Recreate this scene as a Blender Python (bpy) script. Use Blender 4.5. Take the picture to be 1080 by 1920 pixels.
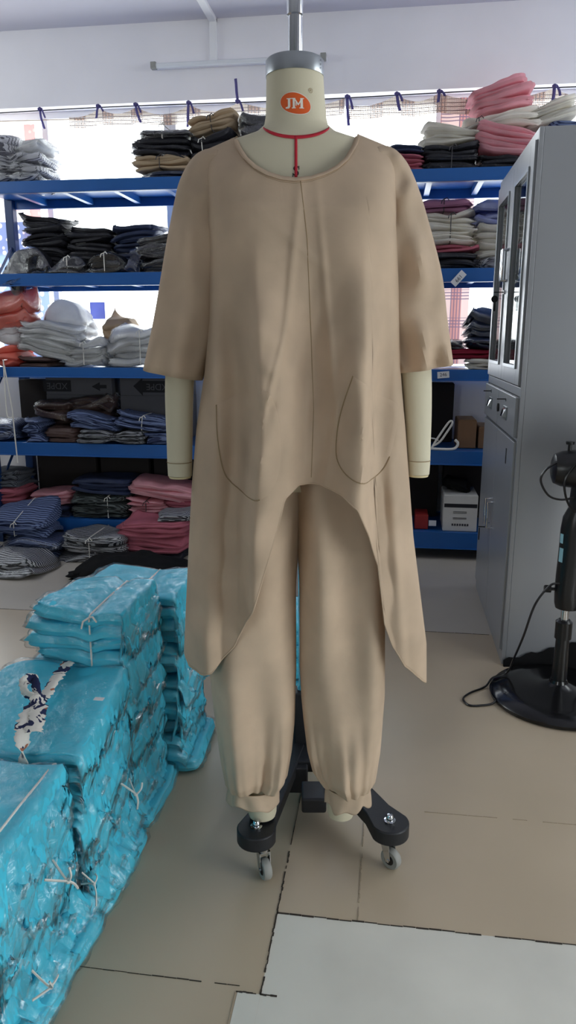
import bpy, bmesh, math, random
import numpy as np
from mathutils import Vector, Matrix
PI = math.pi
for o in list(bpy.data.objects):
    bpy.data.objects.remove(o)
SC = bpy.context.scene
COL = SC.collection

# ------------------------------------------------------------------ camera, world, light, exposure
cam_d = bpy.data.cameras.new('camera')
cam_d.sensor_fit = 'VERTICAL'
cam_d.sensor_height = 36.0
cam_d.lens = 36.0 * 1380.0 / 1920.0
cam_d.clip_start = 0.02
camera = bpy.data.objects.new('camera', cam_d)
COL.objects.link(camera)
camera.location = (0, 0, 1.15)
camera.rotation_euler = (math.radians(90 - 13.4), 0, math.radians(8))
SC.camera = camera
SC.view_settings.view_transform = 'Standard'
SC.view_settings.look = 'None'
SC.view_settings.gamma = 1.0
SC.view_settings.use_curve_mapping = False
SC.view_settings.exposure = 0.14
SC.cycles.use_denoising = True
SC.cycles.max_bounces = 10
SC.cycles.diffuse_bounces = 5
SC.cycles.glossy_bounces = 4
SC.cycles.transparent_max_bounces = 48
SC.cycles.sample_clamp_indirect = 6.0
SC.cycles.caustics_reflective = False
SC.cycles.caustics_refractive = False

world = bpy.data.worlds.new('overcast_sky')
SC.world = world
world.use_nodes = True
bg = world.node_tree.nodes['Background']
bg.inputs['Color'].default_value = (0.96, 0.98, 1.0, 1)
_wt = world.node_tree
_tc = _wt.nodes.new('ShaderNodeTexCoord'); _sp = _wt.nodes.new('ShaderNodeSeparateXYZ'); _mr = _wt.nodes.new('ShaderNodeMapRange')
_wt.links.new(_tc.outputs['Generated'], _sp.inputs[0]); _wt.links.new(_sp.outputs[2], _mr.inputs[0])
_mr.inputs[1].default_value = -.12; _mr.inputs[2].default_value = .08      # ground glow added below the horizon for ceiling light, overcast above
_mr.inputs[3].default_value = 4.6; _mr.inputs[4].default_value = 5.8
_wt.links.new(_mr.outputs[0], bg.inputs['Strength'])

def portal(name, loc, rot, sx, sy):
    l = bpy.data.lights.new(name, 'AREA')
    l.shape = 'RECTANGLE'; l.size = sx; l.size_y = sy
    l.cycles.is_portal = True
    o = bpy.data.objects.new(name, l); COL.objects.link(o)
    o.location = loc; o.rotation_euler = rot
    return o
# daylight guided through the two window walls
WZ0, WZ1 = 0.95, 2.41            # rear window sill / head
WX0, WX1 = -2.95, 1.75
FX0, FX1, FZ0, FZ1, FY = -1.8, -.9, .7, 1.9, -1.7   # window behind the camera
RY0, RY1, RZ0, RZ1, RX = -.5, 1.15, .03, 1.62, 2.1       # window in the right-hand wall, beside the camera
portal('rear_window_daylight', ((WX0 + WX1) / 2, 4.50, (WZ0 + WZ1) / 2), (math.radians(-90), 0, 0), WX1 - WX0, WZ1 - WZ0)
portal('front_window_daylight', ((FX0 + FX1) / 2, FY - 0.02, (FZ0 + FZ1) / 2), (math.radians(90), 0, 0), FX1 - FX0, FZ1 - FZ0)
portal('side_window_daylight', (RX + .02, (RY0 + RY1) / 2, (RZ0 + RZ1) / 2), (0, math.radians(90), 0), RZ1 - RZ0, RY1 - RY0)

ADDED_HW = [(2.1, 1.5, 3.9, 1.95, 2.70), (-3.3, 1.6, 3.9, 2.0, 2.70)]      # unseen high windows added to light rear wall and ceiling: x, y0, y1, z0, z1
for n_, (x_, y0_, y1_, z0_, z1_) in enumerate(ADDED_HW):
    portal('added_window_daylight', (x_ + (.02 if x_ > 0 else -.02), (y0_ + y1_) / 2, (z0_ + z1_) / 2), (0, math.radians(90 if x_ > 0 else -90), 0), z1_ - z0_, y1_ - y0_)

# ------------------------------------------------------------------ helpers
def lin(r, g, b):
    f = lambda c: (c / 255 / 12.92) if c / 255 <= 0.04045 else ((c / 255 + 0.055) / 1.055) ** 2.4
    return (f(r), f(g), f(b), 1.0)

class NT:
    def __init__(s, name):
        s.m = bpy.data.materials.new(name); s.m.use_nodes = True
        s.t = s.m.node_tree; s.t.nodes.clear()
        s.out = s.n('ShaderNodeOutputMaterial')
    def n(s, typ, **kw):
        nd = s.t.nodes.new(typ)
        for k, v in kw.items(): setattr(nd, k, v)
        return nd
    def l(s, a, b): s.t.links.new(a, b)
    def math(s, op, a, b=None):
        nd = s.n('ShaderNodeMath', operation=op)
        for i, v in enumerate((a, b)):
            if v is None: continue
            if isinstance(v, (int, float)): nd.inputs[i].default_value = v
            else: s.l(v, nd.inputs[i])
        return nd.outputs[0]
    def noise(s, scale, detail=3, coord=None, dist=0.0):
        nd = s.n('ShaderNodeTexNoise')
        nd.inputs['Scale'].default_value = scale; nd.inputs['Detail'].default_value = detail
        nd.inputs['Distortion'].default_value = dist
        if coord is not None: s.l(coord, nd.inputs['Vector'])
        return nd.outputs[0]
    def coord(s, which='Object'):
        return s.n('ShaderNodeTexCoord').outputs[which]
    def bump(s, h, strength, dist=0.002):
        nd = s.n('ShaderNodeBump'); nd.inputs['Strength'].default_value = strength
        nd.inputs['Distance'].default_value = dist
        s.l(h, nd.inputs['Height']); return nd.outputs[0]
    def mixc(s, fac, a, b):
        nd = s.n('ShaderNodeMix', data_type='RGBA')
        s.l(fac, nd.inputs[0]) if not isinstance(fac, (int, float)) else setattr(nd.inputs[0], 'default_value', fac)
        for i, v in ((6, a), (7, b)):
            if isinstance(v, tuple): nd.inputs[i].default_value = v
            else: s.l(v, nd.inputs[i])
        return nd.outputs[2]
    def ramp(s, fac, p0, p1):
        nd = s.n('ShaderNodeMapRange'); nd.inputs[1].default_value = p0; nd.inputs[2].default_value = p1
        s.l(fac, nd.inputs[0]); return nd.outputs[0]

def mat(name, col, rough=0.6, metal=0.0, var=0.0, vscale=8, bump=0.0, bscale=60, coat=0.0, coat_rough=0.1, spec=0.5, bdist=0.002):
    k = NT(name); p = k.n('ShaderNodeBsdfPrincipled')
    p.inputs['Base Color'].default_value = col
    p.inputs['Roughness'].default_value = rough; p.inputs['Metallic'].default_value = metal
    p.inputs['Coat Weight'].default_value = coat; p.inputs['Coat Roughness'].default_value = coat_rough
    p.inputs['Specular IOR Level'].default_value = spec
    co = k.coord()
    if var:
        f = k.noise(vscale, 4, co)
        d = tuple(c * (1 - var) for c in col[:3]) + (1,); e = tuple(min(1, c * (1 + var)) for c in col[:3]) + (1,)
        k.l(k.mixc(k.ramp(f, .3, .7), d, e), p.inputs['Base Color'])
    if bump:
        b = k.bump(k.noise(bscale, 3, co), bump, bdist); k.l(b, p.inputs['Normal'])
        if coat: k.l(b, p.inputs['Coat Normal'])
    k.l(p.outputs[0], k.out.inputs[0]); return k.m

def cloth(name, col, trans=0.2, rough=0.85, bump=0.25, bscale=26, stripes=None, coat=0.0, sat=None, film=0.0):
    """woven fabric: diffuse + some translucency, soft creases; optional stripes; coat = clear bag pulled tight over it"""
    k = NT(name); p = k.n('ShaderNodeBsdfPrincipled'); co = k.coord()
    p.inputs['Roughness'].default_value = rough; p.inputs['Specular IOR Level'].default_value = 0.25
    f = k.noise(9, 3, co)
    d = tuple(c * .88 for c in col[:3]) + (1,); e = tuple(min(1, c * 1.1) for c in col[:3]) + (1,)
    base = k.mixc(k.ramp(f, .3, .7), d, e)
    if stripes:
        c2, freq, axis, duty = stripes
        sp = k.n('ShaderNodeSeparateXYZ'); k.l(co, sp.inputs[0])
        wv = k.math('ADD', sp.outputs[axis], k.math('MULTIPLY', k.noise(12, 2, co), 0.02))
        fr = k.math('FRACT', k.math('MULTIPLY', wv, freq))
        base = k.mixc(k.math('LESS_THAN', fr, duty), base, c2)
    k.l(base, p.inputs['Base Color'])
    b = k.bump(k.noise(bscale, 4, co, .6), bump, 0.006)
    k.l(b, p.inputs['Normal'])
    if coat:
        p.inputs['Coat Weight'].default_value = coat; p.inputs['Coat Roughness'].default_value = 0.12
        k.l(k.bump(k.noise(bscale * 1.6, 4, co, 1.5), .9, 0.008), p.inputs['Coat Normal'])
    if trans:
        tr = k.n('ShaderNodeBsdfTranslucent'); k.l(base, tr.inputs[0]); k.l(b, tr.inputs['Normal'])
        mx = k.n('ShaderNodeMixShader'); mx.inputs[0].default_value = trans
        k.l(p.outputs[0], mx.inputs[1]); k.l(tr.outputs[0], mx.inputs[2]); k.l(mx.outputs[0], k.out.inputs[0])
    else: k.l(p.outputs[0], k.out.inputs[0])
    return k.m

def film_mat(name, scale=22, haze=0.05, rough=0.12):
    k = NT(name); co = k.coord()
    h = k.noise(scale, 5, co, 2.2)
    ridged = k.math('ABSOLUTE', k.math('SUBTRACT', h, 0.5))
    b = k.bump(ridged, .45, 0.012)
    lw = k.n('ShaderNodeLayerWeight'); lw.inputs[0].default_value = .5; fz = k.math('ADD', .09, k.math('MULTIPLY', k.math('POWER', lw.outputs['Facing'], 3.0), .40))
    g = k.n('ShaderNodeBsdfGlossy'); g.inputs['Roughness'].default_value = rough; k.l(b, g.inputs['Normal'])
    t = k.n('ShaderNodeBsdfTransparent'); t.inputs[0].default_value = (.996, .998, .998, 1)
    m1 = k.n('ShaderNodeMixShader'); k.l(k.math('MINIMUM', k.math('ADD', fz, k.math('MULTIPLY', k.ramp(ridged, .03, .0), .06)), .6), m1.inputs[0])
    k.l(t.outputs[0], m1.inputs[1]); k.l(g.outputs[0], m1.inputs[2])
    if not haze: k.l(m1.outputs[0], k.out.inputs[0]); return k.m
    df = k.n('ShaderNodeBsdfTranslucent'); df.inputs[0].default_value = (.9, .93, .95, 1)
    m2 = k.n('ShaderNodeMixShader'); m2.inputs[0].default_value = haze
    k.l(m1.outputs[0], m2.inputs[1]); k.l(df.outputs[0], m2.inputs[2]); k.l(m2.outputs[0], k.out.inputs[0])
    return k.m

def glass_mat(name, tint=(.96, .98, .98, 1)):
    k = NT(name)
    lw = k.n('ShaderNodeLayerWeight'); lw.inputs[0].default_value = .5; fz = k.math('ADD', .04, k.math('MULTIPLY', k.math('POWER', lw.outputs['Facing'], 4.5), .8))
    g = k.n('ShaderNodeBsdfGlossy'); g.inputs['Roughness'].default_value = 0.03
    t = k.n('ShaderNodeBsdfTransparent'); t.inputs[0].default_value = tint
    m1 = k.n('ShaderNodeMixShader'); k.l(fz, m1.inputs[0])
    k.l(t.outputs[0], m1.inputs[1]); k.l(g.outputs[0], m1.inputs[2]); k.l(m1.outputs[0], k.out.inputs[0])
    return k.m

class MB:
    """collects geometry, links it as one mesh object"""
    def __init__(s): s.v = []; s.f = []; s.mi = []; s.cur = 0
    def add(s, vs, fs):
        b = len(s.v); s.v += [tuple(map(float, p)) for p in vs]
        s.f += [tuple(b + i for i in f) for f in fs]; s.mi += [s.cur] * len(fs); return s
    def box(s, x0, x1, y0, y1, z0, z1):
        return s.add([(x0, y0, z0), (x1, y0, z0), (x1, y1, z0), (x0, y1, z0), (x0, y0, z1), (x1, y0, z1), (x1, y1, z1), (x0, y1, z1)],
                     [(0, 3, 2, 1), (4, 5, 6, 7), (0, 1, 5, 4), (1, 2, 6, 5), (2, 3, 7, 6), (3, 0, 4, 7)])
    def quad(s, *p): return s.add(p, [tuple(range(len(p)))])
    def loft(s, rings, cap=True, close=True):
        n = len(rings[0]); vs = [p for r in rings for p in r]; fs = []
        m = n if close else n - 1
        for i in range(len(rings) - 1):
            for j in range(m):
                a, b = i * n + j, i * n + (j + 1) % n
                fs.append((a, b, b + n, a + n))
        if cap and close:
            fs.append(tuple(reversed(range(n)))); fs.append(tuple((len(rings) - 1) * n + j for j in range(n)))
        return s.add(vs, fs)
    def lathe(s, prof, c=(0, 0, 0), seg=32, axis='z', cap=True):
        rings = []
        for r, h in prof:
            ring = []
            for j in range(seg):
                a = 2 * PI * j / seg; p = (r * math.cos(a), r * math.sin(a), h)
                if axis == 'x': p = (h, p[0], p[1])
                if axis == 'y': p = (p[1], h, p[0])
                ring.append((c[0] + p[0], c[1] + p[1], c[2] + p[2]))
            rings.append(ring)
        return s.loft(rings, cap)
    def tube(s, pts, r, seg=8, smooth=True, closed=False, flat=None):
        P = [Vector(p) for p in pts]; n = len(P); rings = []
        up = Vector((0, 0, 1)); prev = None
        for i in range(n):
            if closed: t = P[(i + 1) % n] - P[i - 1]
            else: t = P[min(i + 1, n - 1)] - P[max(i - 1, 0)]
            t.normalize()
            if prev is None:
                a = t.cross(up)
                if a.length < .05: a = t.cross(Vector((1, 0, 0)))
            else: a = prev - t * prev.dot(t)
            a.normalize(); prev = a; b = t.cross(a)
            rr = r[i] if isinstance(r, (list, tuple)) else r
            fb = flat or 1.0
            rings.append([P[i] + a * rr * math.cos(2 * PI * j / seg) + b * rr * fb * math.sin(2 * PI * j / seg) for j in range(seg)])
        if closed: rings.append(rings[0])
        return s.loft(rings, cap=not closed)
    def build(s, name, m, parent=None, smooth=True, bevel=0.0, solid=0.0, sub=0, loc=None, angle=40):
        me = bpy.data.meshes.new(name); me.from_pydata(s.v, [], s.f)
        ms = m if isinstance(m, (list, tuple)) else [m]
        for x in ms: me.materials.append(x)
        if len(ms) > 1: me.polygons.foreach_set('material_index', s.mi)
        bm = bmesh.new(); bm.from_mesh(me); bmesh.ops.recalc_face_normals(bm, faces=bm.faces)
        bm.to_mesh(me); bm.free()
        if smooth:
            me.polygons.foreach_set('use_smooth', [True] * len(me.polygons))
            try: me.set_sharp_from_angle(angle=math.radians(angle))
            except Exception: pass
        o = bpy.data.objects.new(name, me); COL.objects.link(o)
        if parent: o.parent = parent
        if loc: o.location = loc
        if solid:
            q = o.modifiers.new('solid', 'SOLIDIFY'); q.thickness = solid; q.offset = 0
        if bevel:
            q = o.modifiers.new('bevel', 'BEVEL'); q.width = bevel; q.segments = 2; q.limit_method = 'ANGLE'
        if sub:
            q = o.modifiers.new('sub', 'SUBSURF'); q.levels = sub; q.render_levels = sub
        return o

def spline(pts, n=8):
    """Catmull-Rom through pts"""
    P = [Vector(p) for p in pts]; out = []
    for i in range(len(P) - 1):
        p0 = P[max(i - 1, 0)]; p1 = P[i]; p2 = P[i + 1]; p3 = P[min(i + 2, len(P) - 1)]
        for k in range(n):
            t = k / n
            out.append(0.5 * ((2 * p1) + (p2 - p0) * t + (2 * p0 - 5 * p1 + 4 * p2 - p3) * t * t + (3 * p1 - p0 - 3 * p2 + p3) * t ** 3))
    out.append(P[-1]); return out

LABELS = set()
def tag(o, label, cat, group=None, kind=None):
    o['label'] = label; o['category'] = cat
    if group: o['group'] = group
    if kind: o['kind'] = kind
    return o
def thing(name, label, cat, loc=(0, 0, 0), rz=0.0, group=None):
    o = bpy.data.objects.new(name, None); COL.objects.link(o)
    o.empty_display_size = 0.1; o.location = loc; o.rotation_euler = (0, 0, rz)
    return tag(o, label, cat, group)
def struct(o):
    o['kind'] = 'structure'; return o

FONTMESH = {}
def text_polys(txt):
    """letter outlines as triangles from the built-in font, unit height, centred"""
    if txt not in FONTMESH:
        cu = bpy.data.curves.new('t', 'FONT'); cu.body = txt; cu.size = 1.0; cu.align_x = 'CENTER'; cu.align_y = 'CENTER'
        ob = bpy.data.objects.new('t', cu); COL.objects.link(ob)
        dg = bpy.context.evaluated_depsgraph_get(); me = ob.evaluated_get(dg).to_mesh()
        FONTMESH[txt] = ([v.co.copy() for v in me.vertices], [tuple(p.vertices) for p in me.polygons])
        bpy.data.objects.remove(ob); bpy.data.curves.remove(cu)
    return FONTMESH[txt]
def put_text(mb, txt, f):
    """f maps (u, v) of the unit-size text to a 3-D point"""
    vs, fs = text_polys(txt); mb.add([f(v.x, v.y) for v in vs], fs)

# ------------------------------------------------------------------ materials
M = {}
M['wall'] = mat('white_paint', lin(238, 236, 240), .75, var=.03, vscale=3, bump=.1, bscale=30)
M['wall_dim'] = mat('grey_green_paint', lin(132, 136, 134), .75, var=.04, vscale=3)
M['ceiling'] = mat('ceiling_paint', lin(208, 207, 218), .85, var=.03, vscale=2)
M['frame'] = mat('white_window_frame', lin(235, 235, 238), .5)
M['glass'] = glass_mat('window_glass')
M['floor'] = mat('beige_vinyl', lin(186, 170, 147), .28, var=.06, vscale=2.2, bump=.06, bscale=9, spec=.4)
M['floor_pale'] = mat('pale_vinyl', lin(190, 182, 170), .3, var=.06, vscale=2.5, bump=.05, bscale=8, spec=.4)
M['floor_grey'] = mat('grey_board', lin(214, 212, 202), .45, var=.07, vscale=5, bump=.12, bscale=20)
M['seam'] = mat('dark_seam', lin(52, 44, 36), .8)
M['seam_pale'] = mat('worn_seam', lin(165, 150, 128), .6)
M['rack'] = mat('blue_enamel', lin(26, 88, 158), .35, var=.05, spec=.5)
M['rack_dark'] = mat('navy_blue_enamel', lin(20, 56, 106), .4, var=.05)
M['steel'] = mat('grey_steel_paint', lin(164, 166, 170), .33, metal=.35, var=.02, vscale=3)
M['chrome'] = mat('chrome', lin(215, 218, 222), .12, metal=1.0)
M['ring'] = mat('brushed_steel', lin(170, 175, 178), .3, metal=1.0)
M['black'] = mat('black_plastic', lin(20, 20, 22), .3, spec=.5)
M['blackm'] = mat('black_powder_coat', lin(24, 26, 31), .5, bump=.1, bscale=200)
M['rubber'] = mat('grey_rubber', lin(150, 150, 145), .6)
M['card'] = mat('brown_cardboard', lin(120, 88, 62), .8, var=.06)
M['white_card'] = mat('white_cardboard', lin(205, 203, 200), .7, var=.04)
M['paper'] = mat('white_paper', lin(225, 225, 228), .7)
M['ink'] = mat('black_ink', lin(26, 26, 34), .7)
M['red'] = mat('red_tape', lin(190, 26, 48), .6)
M['form'] = mat('cream_form_cover', lin(205, 197, 172), .7, var=.02, vscale=12, bump=.08, bscale=300)
M['orange'] = mat('orange_print', lin(222, 92, 30), .6)
M['white'] = mat('white_print', lin(232, 226, 216), .6)
M['tunic'] = cloth('beige_cotton', lin(210, 187, 162), trans=.24, bump=.22, bscale=14)
M['trouser'] = cloth('beige_cotton_trouser', lin(210, 187, 162), trans=.18, bump=.22, bscale=16)
M['stitch'] = mat('beige_stitching', lin(150, 128, 98), .9)
M['film'] = film_mat('clear_poly_film', 34, 0.0, .07)
M['filmw'] = film_mat('hazy_poly_film', 30, .12, .15)
M['blue'] = cloth('turquoise_fabric', lin(84, 216, 248), trans=.08, bump=.35, bscale=30)
M['cord'] = mat('white_cord', lin(225, 222, 215), .7)
M['cordg'] = mat('grey_cord', lin(60, 58, 62), .7)
M['ribbon'] = cloth('purple_ribbon', lin(112, 106, 160), trans=.4)
F = {}
F['black'] = cloth('black_fabric', lin(32, 32, 40), trans=.02, coat=.5)
F['blackmatt'] = cloth('black_knit', lin(12, 12, 14), trans=0)
F['navy'] = cloth('navy_fabric', lin(42, 52, 82), trans=.05, coat=.4)
F['tan'] = cloth('tan_fabric', lin(206, 184, 156), trans=.3)
F['white'] = cloth('white_fabric', lin(246, 245, 247), trans=.62, coat=.2)
F['towel'] = cloth('off_white_fabric', lin(246, 242, 235), trans=.58)
F['pink'] = cloth('pink_fabric', lin(246, 188, 198), trans=.45)
F['rose'] = cloth('dusty_rose_fabric', lin(190, 108, 124), trans=.25)
F['mauve'] = cloth('mauve_fabric', lin(176, 120, 152), trans=.35, coat=.4)
F['peri'] = cloth('periwinkle_fabric', lin(160, 168, 220), trans=.45, coat=.4)
F['maroon'] = cloth('maroon_fabric', lin(130, 28, 50), trans=.1)
F['coral'] = cloth('coral_fabric', lin(242, 136, 120), trans=.4, coat=.3)
F['brown'] = cloth('dark_brown_fabric', lin(74, 54, 50), trans=.05, coat=.5)
F['grey'] = cloth('silver_grey_fabric', lin(236, 236, 242), trans=.62, coat=.6, stripes=(lin(80, 80, 96), 45, 1, .3))
F['bstripe'] = cloth('blue_striped_fabric', lin(112, 128, 168), trans=.1, coat=.3, stripes=(lin(42, 52, 86), 60, 1, .45))
F['gstripe'] = cloth('black_white_striped_fabric', lin(176, 178, 184), trans=.1, coat=.3, stripes=(lin(32, 34, 42), 75, 1, .5))
F['green'] = cloth('dark_grey_striped_fabric', lin(96, 104, 104), trans=.05, coat=.3, stripes=(lin(28, 32, 34), 70, 1, .5))
F['pstripe'] = cloth('fine_striped_fabric', lin(120, 124, 132), trans=.1, stripes=(lin(40, 42, 54), 90, 1, .5))

# ------------------------------------------------------------------ room shell
WY = 4.33                        # inner face of the rear wall
CZ = 2.80                        # ceiling
LX = -3.3
b = MB()
b.cur = 0; b.quad((LX, FY, 0), (-.2, FY, 0), (-.2, 2.81, 0), (LX, 2.81, 0))
b.quad((-.2, 1.262, 0), (RX, 1.262, 0), (RX, 2.81, 0), (-.2, 2.81, 0))
b.cur = 1; b.quad((LX, 2.81, 0), (RX, 2.81, 0), (RX, 4.7, 0), (LX, 4.7, 0))
b.cur = 2; b.quad((-.2, FY, 0), (RX, FY, 0), (RX, 1.262, 0), (-.2, 1.262, 0))
b.quad((-.242, FY, .0006), (-.2, FY, .0006), (-.2, 1.068, .0006), (-.242, 1.068, .0006))
def seam(x0, x1, y0, y1, c):
    b.cur = c; b.box(x0, x1, y0, y1, 0.0002, .0012)
rs = random.Random(5)
def broken(x0, y0, x1, y1, w, c, n, miss=.12):
    for i in range(n):
        if rs.random() < miss: continue
        t0, t1 = i / n, (i + .97) / n; j = rs.uniform(-.3, .3) * w; ww = w * rs.uniform(.45, 1.2)
        if abs(x1 - x0) > abs(y1 - y0): seam(x0 + (x1 - x0) * t0, x0 + (x1 - x0) * t1, y0 + j - ww / 2, y0 + j + ww / 2, c)
        else: seam(x0 + j - ww / 2, x0 + j + ww / 2, y0 + (y1 - y0) * t0, y0 + (y1 - y0) * t1, c)
broken(-.2, 1.262, RX, 1.262, .0035, 3, 90, .02)
broken(-.2, 1.068, -.2, 1.45, .003, 3, 40, .06)
broken(-.2, 1.45, -.2, 2.81, .0015, 3, 60, .35)
broken(-.245, FY, -.245, 1.068, .003, 4, 60, .1)
broken(-.245, 1.068, -.17, 1.068, .003, 3, 12, .1)
broken(-.035, 1.264, -.035, 1.64, .0025, 4, 30, .12)
broken(-.03, 1.64, RX, 1.64, .0018, 4, 60, .3)
broken(-.62, 1.08, -.24, 1.115, .0015, 3, 16, .2)
broken(LX, 2.81, RX, 2.81, .002, 3, 80, .25)
struct(b.build('floor', [M['floor'], M['floor_pale'], M['floor_grey'], M['seam'], M['seam_pale']], smooth=False))

struct(MB().box(LX, RX, FY - .2, WY + .3, CZ, CZ + .1).build('ceiling', M['ceiling'], smooth=False))
w = MB()
w.box(LX, RX, WY, WY + .22, WZ1, CZ)
w.box(LX, RX, WY, WY + .22, 0, WZ0)
w.box(LX, WX0, WY, WY + .22, WZ0, WZ1); w.box(WX1, RX, WY, WY + .22, WZ0, WZ1)
struct(w.build('wall_back', M['wall'], smooth=False))
def side_wall(name, xa, xb, holes, m):
    w = MB(); ys = sorted({FY - .2, WY + .22} | {h[0] for h in holes} | {h[1] for h in holes})
    for a, c in zip(ys[:-1], ys[1:]):
        hh = [h for h in holes if h[0] <= a and h[1] >= c]
        if not hh: w.box(xa, xb, a, c, 0, CZ)
        else:
            if hh[0][2] > 0: w.box(xa, xb, a, c, 0, hh[0][2])
            w.box(xa, xb, a, c, hh[0][3], CZ)
    struct(w.build(name, m, smooth=False))
side_wall('wall_right', RX, RX + .15, [(RY0, RY1, RZ0, RZ1), ADDED_HW[0][1:]], M['wall'])
side_wall('wall_left', LX - .15, LX, [ADDED_HW[1][1:]], M['wall_dim'])
w = MB()
w.box(LX, RX, FY - .2, FY, FZ1, CZ); w.box(LX, RX, FY - .2, FY, 0, FZ0)
w.box(LX, FX0, FY - .2, FY, FZ0, FZ1); w.box(FX1, RX, FY - .2, FY, FZ0, FZ1)
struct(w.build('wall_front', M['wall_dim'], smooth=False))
# windows: frames with their panes
def window(n, x0, x1, y, z0, z1, bars):
    f = MB(); t = .035
    f.box(x0, x1, y, y + .05, z0, z0 + t); f.box(x0, x1, y, y + .05, z1 - t, z1)
    for x in [x0 + t / 2] + bars + [x1 - t / 2]: f.box(x - t / 2, x + t / 2, y, y + .05, z0 + t, z1 - t)
    o = struct(f.build('window_%d' % n, M['frame'], smooth=False, bevel=.003))
    xs = [x0] + bars + [x1]
    for a, c in zip(xs[:-1], xs[1:]):
        MB().box(a + t / 2, c - t / 2, y + .02, y + .026, z0 + t, z1 - t).build('window_pane', M['glass'], o, smooth=False)
window(1, WX0, -1.30, WY + .1, WZ0, WZ1, [-2.05])
window(2, -1.30, .22, WY + .1, WZ0, WZ1, [-.55])
window(3, .22, WX1, WY + .1, WZ0, WZ1, [1.0])
window(4, FX0, FX1, FY - .12, FZ0, FZ1, [-1.35])
def side_window(n, x, y0, y1, z0, z1, bars):
    f = MB(); t = .035; x0, x1 = x - .025, x + .025
    f.box(x0, x1, y0, y1, z0, z0 + t).box(x0, x1, y0, y1, z1 - t, z1)
    for y in [y0 + t / 2] + bars + [y1 - t / 2]: f.box(x0, x1, y - t / 2, y + t / 2, z0 + t, z1 - t)
    o = struct(f.build('window_%d' % n, M['frame'], smooth=False, bevel=.003)); ys = [y0 + t / 2] + bars + [y1 - t / 2]
    for a, c in zip(ys[:-1], ys[1:]): MB().box(x - .003, x + .003, a + t / 2, c - t / 2, z0 + t, z1 - t).build('window_pane', M['glass'], o, smooth=False)
side_window(5, RX + .1, RY0, RY1, RZ0, RZ1, [.25])
side_window(6, RX + .1, *ADDED_HW[0][1:], [2.3, 3.1])  # added high window, brightens the rear wall and ceiling from out of view
side_window(7, LX - .1, *ADDED_HW[1][1:], [2.35, 3.1])  # its added counterpart on the left, also there only for light
# surface conduit on ceiling and wall
struct(MB().box(-1.03, -.99, 1.0, WY, CZ - .022, CZ).box(-1.03, -.99, WY - .022, WY, WZ1 + .16, CZ).build('trim_1', M['frame'], smooth=False, bevel=.003))

# ------------------------------------------------------------------ storage racks
LV = [(1.922, 1.863), (1.472, 1.408), (.990, .935), (.580, .508), (.151, .061)]
def rack(x0, x1, label):
    r = thing('storage_rack', label, 'shelf rack', (x0, 3.816, 0))
    W = x1 - x0; D = .474
    for px in (0, W - .05):
        for py in (0, D - .05):
            MB().box(px, px + .05, py, py + .05, 0, 2.06 if py else 1.925).build('post', M['rack_dark'], r, smooth=False, bevel=.004)
    for zt, zb in LV:
        MB().box(.05, W - .05, -.004, .022, zb, zt).box(.05, W - .05, -.012, -.004, zb, zb + .006).build('front_beam', M['rack'], r, smooth=False, bevel=.002)
        MB().box(.05, W - .05, D - .022, D + .004, zb, zt).build('rear_beam', M['rack'], r, smooth=False, bevel=.002)
        MB().box(.02, W - .02, .022, D - .022, zt - .012, zt - .002).build('deck', M['rack'], r, smooth=False)
        for k in range(7):
            cx = .1 + (W - .2) * (k + .5) / 7
            MB().box(cx - .014, cx + .014, .022, D - .022, zt - .045, zt - .012).build('cross_bar', M['rack'], r, smooth=False)
    for px in (.01, W - .04):
        br = MB()
        for z in (.3, .8, 1.3): br.tube([(px + .015, .05, z), (px + .015, D - .05, z + .35)], .008, 6)
        br.build('brace', M['rack_dark'], r)
rack(-2.24, -.10, 'blue steel storage rack under the window, left of the dress form')
rack(-.08, 1.85, 'blue steel storage rack running behind the grey cabinet')

# ------------------------------------------------------------------ folded garments
TOPO = {}
def topo(nx, ny, nz):
    key = (nx, ny, nz)
    if key in TOPO: return TOPO[key]
    idx = {}; P = []; Fc = []
    def g(i, j, k):
        t = (i, j, k)
        if t not in idx: idx[t] = len(P); P.append((2 * i / nx - 1, 2 * j / ny - 1, 2 * k / nz - 1))
        return idx[t]
    for i in range(nx):
        for j in range(ny):
            Fc.append((g(i, j, nz), g(i + 1, j, nz), g(i + 1, j + 1, nz), g(i, j + 1, nz)))
            Fc.append((g(i, j + 1, 0), g(i + 1, j + 1, 0), g(i + 1, j, 0), g(i, j, 0)))
    for i in range(nx):
        for k in range(nz):
            Fc.append((g(i, 0, k), g(i + 1, 0, k), g(i + 1, 0, k + 1), g(i, 0, k + 1)))
            Fc.append((g(i + 1, ny, k), g(i, ny, k), g(i, ny, k + 1), g(i + 1, ny, k + 1)))
    for j in range(ny):
        for k in range(nz):
            Fc.append((g(0, j + 1, k), g(0, j, k), g(0, j, k + 1), g(0, j + 1, k + 1)))
            Fc.append((g(nx, j, k), g(nx, j + 1, k), g(nx, j + 1, k + 1), g(nx, j, k + 1)))
    TOPO[key] = (np.array(P), Fc); return TOPO[key]

def nz3(p, rng, freq, K=7):
    """smooth pseudo-noise, about -1..1"""
    out = np.zeros(len(p))
    for _ in range(K):
        k = rng.normal(size=3); k /= np.linalg.norm(k); k *= freq * rng.uniform(.6, 1.5)
        out += np.sin(p @ k + rng.uniform(0, 6.28))
    return out / math.sqrt(K)

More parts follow.
